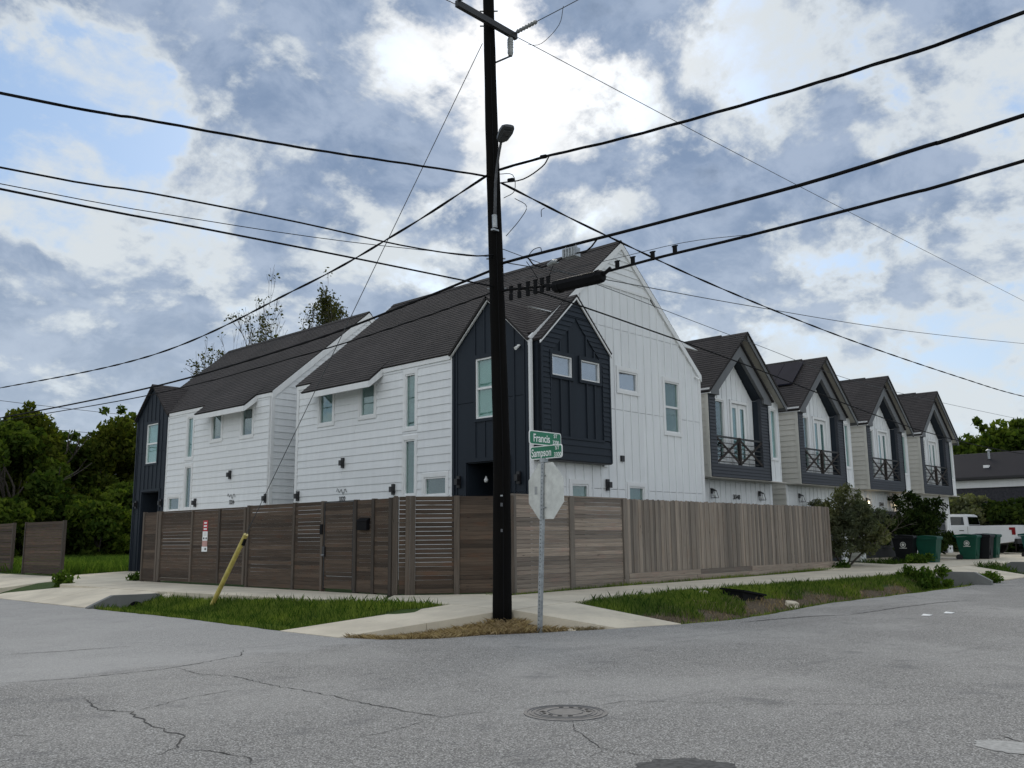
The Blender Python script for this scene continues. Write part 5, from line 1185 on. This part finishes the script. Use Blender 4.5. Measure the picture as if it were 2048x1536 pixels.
# ------------------------------------------------------------------ wheeled carts
def cart(x, y, mat, label, rz=0.0, emblem=True):
    z = float(tz(x, y)); r_ = root('wheeled_cart', label, 'trash cart', (x, y, z), 'wheeled carts by the driveways'); w = .30
    def P(px_, py_, pz): return (x+px_, y+py_, z+pz)
    mb = MB(); b0 = [(-w*.85, -.30), (w*.85, -.30), (w*.85, .26), (-w*.85, .26)]; b1 = [(-w, -.42), (w, -.42), (w, .40), (-w, .40)]
    vs = [P(a, b, .06) for a, b in b0]+[P(a, b, .98) for a, b in b1]; mb.add(vs, [(3, 2, 1, 0), (0, 1, 5, 4), (1, 2, 6, 5), (2, 3, 7, 6), (3, 0, 4, 7), (4, 5, 6, 7)]); mb.build('body', mat, r_)
    MB().prism([P(-w-.03, -.45, .94), P(w+.03, -.45, .94), P(w+.03, .43, .94), P(-w-.03, .43, .94)], (0, 0, .05)).build('rim', mat, r_)
    mb = MB(); mb.prism([P(-w-.035, -.47, .99), P(-w-.035, -.44, 1.06), P(-w-.035, .1, 1.11), P(-w-.035, .50, 1.06), P(-w-.035, .52, 1.0)][::-1], (2*w+.07, 0, 0)); mb.build('lid', mat, r_)
    MB().tube([P(-w+.04, .50, .97), P(w-.04, .50, .97)], .022, 6).build('handle', mat, r_)
    for sx in (-1, 1): MB().tube([P(sx*(w-.02), .30, .13), P(sx*(w+.05), .30, .13)], .13, 16).build('wheel', 'rubber', r_)
    MB().box(*[c for p in zip(P(-w*.5, -.315, .2), P(w*.5, -.36, .55)) for c in (min(p), max(p))]).build('front_rib', mat, r_)
    if emblem:
        for nm, rr0, rr1 in (('emblem_ring', .085, .11), ('emblem', 0.0, .055)):
            mb = MB(); k = 20; c = Vector(P(0, -.03, .72)); n = 2*k
            for ra in (rr0 or .001, rr1):
                for j in range(k): a = 2*math.pi*j/k; zz = ra*math.sin(a); mb.v.append((c.x-w-.012+(.72-.98)*.0+(-.012), c.y+ra*math.cos(a), c.z+zz))
            mb.f = [(j, (j+1) % k, k+(j+1) % k, k+j) for j in range(k)]; o = mb.build(nm, 'sign_back', r_)
        box('lettering_bar', 'sign_back', r_, x-w-.026, x-w-.018, y-.17, y+.11, z+.575, z+.60)
    return r_
cart(37.5, 13.80, 'cart_black', 'black wheeled cart with a white emblem beside the grass strip')
cart(37.9, 13.05, 'cart_green', 'green wheeled cart half hidden behind the black cart', emblem=False)
cart(41.8, 12.75, 'cart_green', 'green wheeled cart with white emblem, nearest of the cluster before the pickup')
cart(42.6, 12.45, 'cart_black', 'dark wheeled cart between two green carts before the pickup', emblem=False)
cart(43.4, 12.40, 'cart_green', 'green wheeled cart behind the dark cart, next to the pickup tailgate', emblem=False)
cart(46.4, 11.42, 'cart_teal', 'teal green wheeled cart cut off by the right edge of the photo')

# ------------------------------------------------------------------ pickup trucks
def pickup(label, x0, y0, z, paint, group='pickup trucks'):
    tr = root('pickup_truck', label, 'truck', (x0+1, y0+3, z), group); W2 = 2.0
    def pr(name, mat, pts, xa, xb, par=tr, sm=False):
        return MB().prism([(x0+xa, y0+s, z+h) for s, h in pts][::-1], (xb-xa, 0, 0)).build(name, mat, par)
    def arch(c, r_, a0=170, a1=10, n=9): return [(c+r_*math.cos(R(a0+(a1-a0)*k/n)), .42+r_*math.sin(R(a0+(a1-a0)*k/n))) for k in range(n+1)]
    low = [(.02, .62)]+arch(1.25, .52)+[(1.85, .47), (4.3, .47)]+arch(4.95, .52)+[(5.75, .5), (6.05, .58)]
    pr('body', paint, low+[(6.1, .98), (6.04, 1.20), (5.7, 1.30), (4.3, 1.40), (0, 1.41), (0, .75)], 0, W2)
    mb = MB(); c0 = [(2.08, 1.39), (2.16, 1.93), (2.3, 2.0), (3.5, 2.02), (3.68, 1.95), (4.4, 1.39)]
    n = len(c0); vs = []
    for xx_, ins in ((.04, 0), (W2-.04, 0)):
        for s, h_ in c0: vs.append((x0+xx_+(.13 if xx_ < 1 else -.13)*(h_-1.39)/.6, y0+s, z+h_))
    mb.add(vs, [tuple(range(n)), tuple(range(n, 2*n))[::-1]]+[(i, i+n, (i+1) % n+n, (i+1) % n) for i in range(n)]); mb.build('cab', paint, tr)
    def glass_side(pts, nm='side_window'):
        q = [(x0+.04+.13*(h_-1.39)/.6-.006, y0+s, z+h_) for s, h_ in pts]; MB().prism(q, (-.006, 0, 0)).build(nm, 'glass_dark', tr)
        q = [(x0+.04+.13*(h_-1.39)/.6-.003, y0+s, z+h_) for s, h_ in pts]; MB().prism(q, (-.002, 0, 0)).build('window_dark', 'room_dark', tr)
    glass_side([(2.28, 1.45), (2.34, 1.86), (3.0, 1.88), (3.0, 1.45)]); glass_side([(3.1, 1.45), (3.1, 1.88), (3.55, 1.88), (4.08, 1.47)])
    MB().prism([(x0+.22, y0+2.135, z+1.86), (x0+1.78, y0+2.135, z+1.86), (x0+1.86, y0+2.085, z+1.47), (x0+.14, y0+2.085, z+1.47)], (0, -.01, 0)).build('rear_window', 'glass_dark', tr)
    box('bed_cover', 'rubber', tr, x0+.07, x0+W2-.07, y0+.06, y0+2.05, z+1.40, z+1.435)
    box('rear_bumper', 'rubber' if paint == 'truck_white' else 'chrome', tr, x0+.02, x0+W2-.02, y0-.12, y0+.05, z+.50, z+.74); box('front_bumper', 'rubber', tr, x0+.02, x0+W2-.02, y0+6.02, y0+6.18, z+.45, z+.75)
    box('tailgate', paint, tr, x0+.16, x0+W2-.16, y0-.035, y0+.01, z+.80, z+1.39)
    for xx_ in (x0-.012, x0+W2-.14): 
        MB().box(xx_, xx_+.152, y0-.045, y0+.09, z+.94, z+1.30).build('tail_light', 'tail_red', tr)
        MB().box(xx_-.002, xx_+.154, y0+.09, y0+.20, z+1.18, z+1.30).build('tail_light', 'tail_red', tr)
    box('headlight', 'chrome', tr, x0-.006, x0+.3, y0+5.7, y0+6.05, z+.98, z+1.12); box('running_board', 'rubber', tr, x0-.08, x0+.1, y0+1.95, y0+4.2, z+.40, z+.46)
    for s in (3.05, 4.12, 2.12): box('panel_gap', 'rubber', tr, x0-.004, x0+.02, y0+s-.006, y0+s+.006, z+.62, z+1.37)
    for s in (2.30, 3.25): box('door_handle', 'rubber', tr, x0-.02, x0+.01, y0+s, y0+s+.22, z+1.15, z+1.19)
    MB().box(x0-.2, x0+.02, y0+3.95, y0+4.1, z+1.42, z+1.62).build('mirror', 'rubber', tr)
    for s in (1.25, 4.95):
        for xx_, sg in ((x0+.02, -1), (x0+W2-.02, 1)):
            mb = MB(); mb.lathe((xx_+(.11 if sg < 0 else -.11), y0+s, z+.41), [(.25, -.13), (.38, -.135), (.415, -.10), (.415, .10), (.38, .135), (.25, .13)], 26, 'x'); w_ = mb.build('wheel', 'rubber', tr)
            MB().lathe((xx_+(.11 if sg < 0 else -.11), y0+s, z+.41), [(.10, sg*.10), (.245, sg*.128), (.25, sg*.10), (.25, -sg*.1)], 20, 'x').build('rim', 'wire_grey', w_)
        pr('wheel_well', 'rubber', arch(s, .515, 180, 0), .25, W2-.25)
    return tr
pickup('white crew cab pickup truck parked in the driveway behind the carts', 50.0, 13.1, .46, 'truck_white')
pickup('dark pickup truck seen between the two weathered panels at far left', 19.3, 57.5, .55, 'truck_dark')

# ------------------------------------------------------------------ vegetation
def leaves(name, mat, parent, centers, radii, n, size, seed, shape=(1, 1, 1), elong=1.6, shell=.55, loc=None, droop=0.0):
    g_ = np.random.default_rng(seed); C = np.asarray(centers, float); Rr = np.asarray(radii, float)
    p = Rr**2; p = p/p.sum(); k = g_.choice(len(C), n, p=p)
    d = g_.normal(size=(n, 3)); d /= np.linalg.norm(d, axis=1)[:, None]
    rad = (shell+(1-shell)*g_.random(n)**.5)*np.where(g_.random(n) < .2, g_.random(n), 1.0)
    P = C[k]+d*(Rr[k]*rad)[:, None]*np.array(shape)
    a = g_.normal(size=(n, 3)); a[:, 2] -= droop; a /= np.linalg.norm(a, axis=1)[:, None]
    b = np.cross(a, g_.normal(size=(n, 3))); b /= np.linalg.norm(b, axis=1)[:, None]
    s = size*(.55+.9*g_.random(n)); L = (a*(s*elong/2)[:, None]); Wd = b*(s/2)[:, None]
    V = np.stack([P-L, P+Wd*.9-L*.1, P+L, P-Wd*.9-L*.1], 1).reshape(-1, 3); F = np.arange(4*n).reshape(n, 4)
    return np_mesh(name, mat, parent, tuple(WL[parent]) if parent is not None else (0, 0, 0), V, F)
def grow(rr, p, d, L, r_, depth, mb, tips, spread=.55, kids=(2, 3), upb=.15, segs=4, shrink=.72, minr=.0):
    pts, rs = [p.copy()], [r_]; q = p.copy(); dv = d.copy()
    for k in range(segs):
        dv = (dv+Vector((rr.gauss(0, .10), rr.gauss(0, .10), rr.gauss(0, .06)+upb*.1))).normalized(); q = q+dv*(L/segs); pts.append(q.copy()); rs.append(r_*(1-.42*(k+1)/segs))
    mb.tube(pts, [max(q_, minr) for q_ in rs], 6 if r_ > .05 else 4, cap=False)
    if depth == 0: tips.append(q.copy()); return
    tips.append(q.copy())
    for c in range(rr.randint(*kids)):
        ax = Vector((rr.gauss(0, 1), rr.gauss(0, 1), rr.gauss(0, .5))).normalized(); nd = (dv+ax*spread*(.6+.8*rr.random())+Vector((0, 0, upb))).normalized()
        st_ = pts[-1] if c == 0 or depth < 2 else pts[rr.randint(len(pts)-3, len(pts)-1)]
        grow(rr, st_, nd, L*shrink*(.8+.4*rr.random()), r_*.58, depth-1, mb, tips, spread, kids, upb, segs, shrink, minr)
def dense_tree(label, x, y, h, w, mat, seed, n=16000, size=.16, low=.1, group='trees', name='leafy_tree', cl=46, cr=.95, trunk=.2):
    z = float(tz(x, y)); rr = random.Random(seed); t_ = root(name, label, 'tree', (x, y, z), group); mb = MB(); tips = []
    grow(rr, Vector((x, y, z-.1)), Vector((rr.gauss(0, .06), rr.gauss(0, .06), 1)).normalized(), h*.34, trunk, 3, mb, tips, .7, (2, 4), .25)
    mb.build('trunk', 'bark', t_, smooth=True); C, Rd = [], []
    for k in range(cl):
        a = rr.random()*2*math.pi; u = rr.random(); zz = low+(1-low)*u; prof = math.sin(math.pi*min(1, max(.08, (zz*.86+.10))))**.6; ra = w*.5*prof*(.35+.65*math.sqrt(rr.random()))
        C.append((x+math.cos(a)*ra, y+math.sin(a)*ra, z+h*zz*.93)); Rd.append(cr*(.55+.75*rr.random()))
    for k in range(9):                              # sprays that break the outline
        a = rr.random()*2*math.pi; C.append((x+math.cos(a)*w*.38*rr.random(), y+math.sin(a)*w*.38*rr.random(), z+h*(.92+.12*rr.random()))); Rd.append(cr*.35)
    leaves('crown', mat, t_, C, Rd, n, size, seed+5, shape=(1, 1, .8), shell=.35)
    return t_
TL = [(18.2, 58, 8.2, 6.5, 'leaf_dark', 'leafy tree at the far left edge above the weathered plank panels'), (20.4, 61, 9.6, 5.5, 'leaf_olive', 'tallest spiky-topped tree of the left wood'),
      (23.2, 63, 8.6, 6.5, 'leaf_dark', 'dark tree in the middle of the left wood'), (26.0, 61, 9.6, 7.0, 'leaf_olive', 'broad yellow-green tree beside the navy tower'), (29.5, 66, 10.6, 7.0, 'leaf_dark', 'dark tree half hidden behind the navy tower')]
for k, (x, y, h_, w_, mt, lb) in enumerate(TL): dense_tree(lb, x, y, h_*.94, w_, mt, 20+k, 17000, .22, group='trees of the left wood', low=.06, cl=60, cr=1.05)
for k, (x, y, h_, w_, lb) in enumerate(((19.8, 55.5, 3.4, 4.2, 'low bush in front of the left wood behind the fence panel'), (22.6, 54.5, 3.9, 4.6, 'middle bush under the left wood above the tall grass'), (25.0, 55.5, 4.4, 4.4, 'bush against the left wood next to the navy tower'), (16.6, 54, 3.2, 4.0, 'bush at the left edge behind the cut-off fence panel'))):
    dense_tree(lb, x, y, h_, w_, 'leaf_dark', 60+k, 7000, .2, group='bushes under the left wood', name='bush', low=.08, cl=26, cr=.8, trunk=.07)
def sparse_tree(label, x, y, top, rad, seed, lean, n, frac):
    z = float(tz(x, y)); rr = random.Random(seed); t_ = root('sparse_tree', label, 'tree', (x, y, z), 'thin trees behind the far white house'); mb = MB(); tips = []
    grow(rr, Vector((x, y, z-.1)), Vector((lean, 0, 1)).normalized(), 5.0, .30, 7, mb, tips, .44, (2, 3), .14, 4, .76, .017)
    kz = (top-z)/(max(p.z for p in tips)-z); kr = rad/np.percentile([math.hypot(p.x-x, p.y-y) for p in tips], 94)
    f = lambda v: Vector((x+(v[0]-x)*kr, y+(v[1]-y)*kr, z+(v[2]-z)*kz)); mb.v = [tuple(f(v)) for v in mb.v]; tips = [f(p) for p in tips]
    mb.build('trunk', 'bark', t_, smooth=True)
    tp_ = [p for p in tips if p.z > z+(top-z)*.4 and rr.random() < frac]; leaves('crown', 'leaf_sparse', t_, [tuple(p) for p in tp_], [.5*(.3+rr.random()) for p in tp_], n, .13, seed+1, shell=.1)
    return t_
sparse_tree('thin half-bare tree with dark branches left of the far roof peak', 30.4, 55, 20.0, 4.2, 104, -.04, 2400, .30)
sparse_tree('thin leafy tree right of the bare one, behind the far roof', 35.9, 55, 20.4, 3.9, 118, .0, 3400, .5)
for k, (x, y, h_, w_, lb) in enumerate(((92, 28.5, 9.8, 9, 'round tree behind the dark-roofed house, beside the last row house'), (90, 23.2, 10.6, 9, 'tree behind the dark roof near the right edge'), (94, 17.5, 10.5, 9, 'tree behind the dark roof cut by the right edge'))):
    dense_tree(lb, x, y, h_, w_, 'leaf_dark', 80+k, 12000, .32, group='trees behind the dark-roofed house', low=.2, cl=50, cr=1.3)
for k, (x, y, h_, w_, lb, mt) in enumerate(((55.5, 16.9, 2.9, 3.6, 'grey-green bush against the dark brick house', 'leaf_fine'), (55.0, 14.4, 2.7, 3.4, 'dark bush behind the pickup tailgate', 'leaf_bush'), (56, 11.7, 3.0, 3.4, 'dark bush at the right edge behind the teal cart', 'leaf_bush'))):
    dense_tree(lb, x, y, h_, w_, mt, 90+k, 7000, .16, group='bushes by the brick house', name='bush', low=.05, cl=26, cr=.75, trunk=.06)
def feathery(label, x, y, h, w, mat, seed, n, size, elong):
    z = float(tz(x, y)); rr = random.Random(seed); t_ = root('shrub', label, 'shrub', (x, y, z), 'shrubs between the driveways'); mb = MB(); tips = []
    for k in range(3): grow(rr, Vector((x+rr.gauss(0, .05), y+rr.gauss(0, .05), z-.05)), Vector((rr.gauss(0, .4), rr.gauss(0, .4), 1)).normalized(), h*.34, .045, 4, mb, tips, .75, (2, 3), .1, 4, .74)
    mb.build('stems', 'bark', t_); C, Rd = [], []
    for p in tips:
        if p.z > z+.45 and math.hypot(p.x-x, p.y-y) < w*.62 and p.z < z+h*1.05: C.append(tuple(p)); Rd.append(.22*(.5+rr.random()))
    for k in range(60):
        a = rr.random()*2*math.pi; ra = w*.5*math.sqrt(rr.random()); zz = z+.45+(h-.5)*rr.random()*(1-.6*(ra/(w*.5))**2); C.append((x+math.cos(a)*ra, y+math.sin(a)*ra, zz)); Rd.append(.20*(.5+rr.random()))
    leaves('foliage', mat, t_, C, Rd, n, size, seed+2, elong=elong, shell=.15); return t_
feathery('feathery grey-green shrub at the end of the picket fence', 32.7, 14.25, 2.75, 2.7, 'leaf_fine', 5, 15000, .055, 3.2)
feathery('dark dense shrub behind the black cart', 40.8, 14.6, 2.7, 2.6, 'leaf_bush', 8, 13000, .075, 2.0)

def blades(name, mat, pts, h, w, seed, lean=.45, label=None, cat=None, kind='stuff', zoff=0.0):
    g_ = np.random.default_rng(seed); n = len(pts); x, y = pts[:, 0], pts[:, 1]; zz = tz(x, y)+zoff
    a = g_.random(n)*2*np.pi; hh = h*(.45+.9*g_.random(n)); ww = w*(.6+.8*g_.random(n)); ln = lean*hh*g_.random(n); b = g_.random(n)*2*np.pi
    dx, dy = np.cos(a)*ww/2, np.sin(a)*ww/2; tx, ty = x+np.cos(b)*ln, y+np.sin(b)*ln
    V = np.stack([np.stack([x-dx, y-dy, zz-.01], 1), np.stack([x+dx, y+dy, zz-.01], 1), np.stack([x+dx*.7+(tx-x)*.45, y+dy*.7+(ty-y)*.45, zz+hh*.6], 1), np.stack([tx, ty, zz+hh], 1)], 1).reshape(-1, 3)
    F = np.arange(4*n).reshape(n, 4)
    return tag(np_mesh(name, mat, None, (0, 0, 0), V, F), label, cat, None, kind)
def scatter(n, x0, x1, y0, y1, seed, test):
    g_ = np.random.default_rng(seed); p = np.stack([x0+(x1-x0)*g_.random(n), y0+(y1-y0)*g_.random(n)], 1); return p[test(p[:, 0], p[:, 1])]
XF = np.vectorize(xf_); YF = np.vectorize(yf_); YB = np.vectorize(yb_)
def left_ok(x, y):
    rampf = 13.62-(x-8.7)*(13.62-12.65)/(11.73-8.7)
    return (sdist(x, y) > .05+.08*fbm(x, y, 3)) & (x < XF(np.clip(y, 14.3, 60))+.02) & (y > rampf) & (y < 21.55) | ((y <= 14.4) & (y > rampf+.02) & (sdist(x, y) > .05) & (x < 11.78-(y-12.6)*.17))
p = scatter(60000, 8.7, 11.8, 12.5, 21.6, 1, left_ok)
blades('grass_strip', 'grass', p, .085, .011, 2, label='green mown grass on the left verge by the driveway', cat='grass')
def right_ok(x, y):
    s = sdist(x, y); rampr = 13.46+(11.17-y)*(13.72-13.46)/(11.17-8.93)
    g_ = np.sin(x*3.1+y*5.3)*.5+np.sin(x*1.1-y*2.7)*.5
    return (x > rampr+.03) & (y < YF(x)+.03) & (s > .08) & ~((x > 18.0) & (x < 19.3) & (y > 9.2) & (y < 10.85)) & ((s > 1.15+.25*g_) | (x > 26+g_) | (s < .22))
p = scatter(90000, 13.4, 29.4, 8.6, 11.6, 3, right_ok)
blades('grass_strip', 'grass', p, .085, .012, 4, label='green grass along the top of the right bank', cat='grass')
p = np.concatenate([scatter(5200, 8.7, 11.8, 12.5, 21.6, 51, left_ok), scatter(7000, 13.4, 29.4, 8.6, 11.6, 53, right_ok)])
blades('long_grass', 'weed', p, .15, .016, 54, .8, label='scattered longer weeds standing in both grass verges', cat='weeds')
p = scatter(16000, 13.9, 29.3, 8.6, 11.2, 5, lambda x, y: (sdist(x, y) > .1) & (sdist(x, y) < 1.5) & (x > 14.0+(11.2-y)*.1) & (np.sin(x*2.3+y*7)+np.sin(x*5.1) > -.9))
blades('dry_grass', 'straw', p, .075, .010, 6, .9, label='dry brown grass on the cut face of the right bank', cat='grass')
p = scatter(9000, 14.0, 31.0, 13.3, 14.1, 7, lambda x, y: (y > YB(x)-.03+.04*np.sin(x*4)) & (y > 13.42))
blades('grass_strip', 'grass', p, .10, .011, 8, label='thin grass growing along the foot of the right fence', cat='grass')
def corner_ok(x, y):
    l1 = 11.9-(x-8.68)*(11.9-10.8)/(11.35-8.68)     # near side of the left ramp
    l2 = 10.74-(x-11.4)*(10.74-9.36)/(12.46-11.4)
    return (sdist(x, y) > .03+.05*fbm(x, y, 4)) & (y < l1-.06) & ((x < 11.38) | (y < l2-.05))
p = scatter(30000, 8.7, 12.5, 9.3, 11.9, 9, lambda x, y: corner_ok(x, y) & ((x < 11.45+.2*np.sin(y*9)) | (sdist(x, y) < .16)))
blades('dry_grass', 'straw', p, .075, .009, 10, 2.2, label='trampled straw and dead grass round the foot of the utility pole', cat='grass')
p = scatter(60000, 12.0, 30, 35.4, 58, 11, lambda x, y: ~((x > 16.2) & (y < 36.7)) & ((x > 13.4) | (y > 39)) & (y > 35.2+(x-13.3)*.55) & (sdist(x, y) > 4.2))
blades('tall_grass', 'grass_tall', p, .34, .035, 12, .6, label='tall unmown grass on the lot left of the navy tower', cat='grass')
p = scatter(9000, 28.5, 38, 9.2, 15.0, 13, lambda x, y: ((x > 35.8) & (x < 38.4) & ((y > 13.5) | (y < 10.8))) | ((x < 29.6) & (y < 10.9) & (y > 9.4)))
blades('weeds', 'weed', p, .22, .022, 14, .8, label='rough green weeds round the right culvert and carts', cat='weeds')
def weed_clump(label, x, y, w, h, n, seed, mat='weed'):
    z = float(tz(x, y)); rr = random.Random(seed); t_ = root('weed_clump', label, 'weeds', (x, y, z), 'weed clumps by the driveways'); C = [(x+rr.gauss(0, w*.35), y+rr.gauss(0, w*.35), z+h*rr.random()*.8) for k in range(22)]
    leaves('leaves', mat, t_, C, [.16*(.5+rr.random()) for c in C], n, .06, seed, elong=2.2, shell=.1, droop=-.6); return t_
weed_clump('big leafy weed clump beside the right culvert headwall', 28.2, 9.9, 1.2, .55, 2600, 31)
weed_clump('leafy weeds at the foot of the black cart', 36.6, 13.2, .9, .35, 1500, 32)
weed_clump('small weed clump at the road end of the right headwall', 30.6, 8.85, .5, .28, 700, 33)
weed_clump('weed tuft in the crack of the far-left driveway', 10.9, 28.6, .35, .3, 700, 34)
weed_clump('weed tuft by the fence end at the left driveway', 13.1, 28.5, .35, .2, 400, 35)
weed_clump('weed tuft on the pavement beyond the picket fence end', 31.3, 13.75, .4, .22, 600, 36)
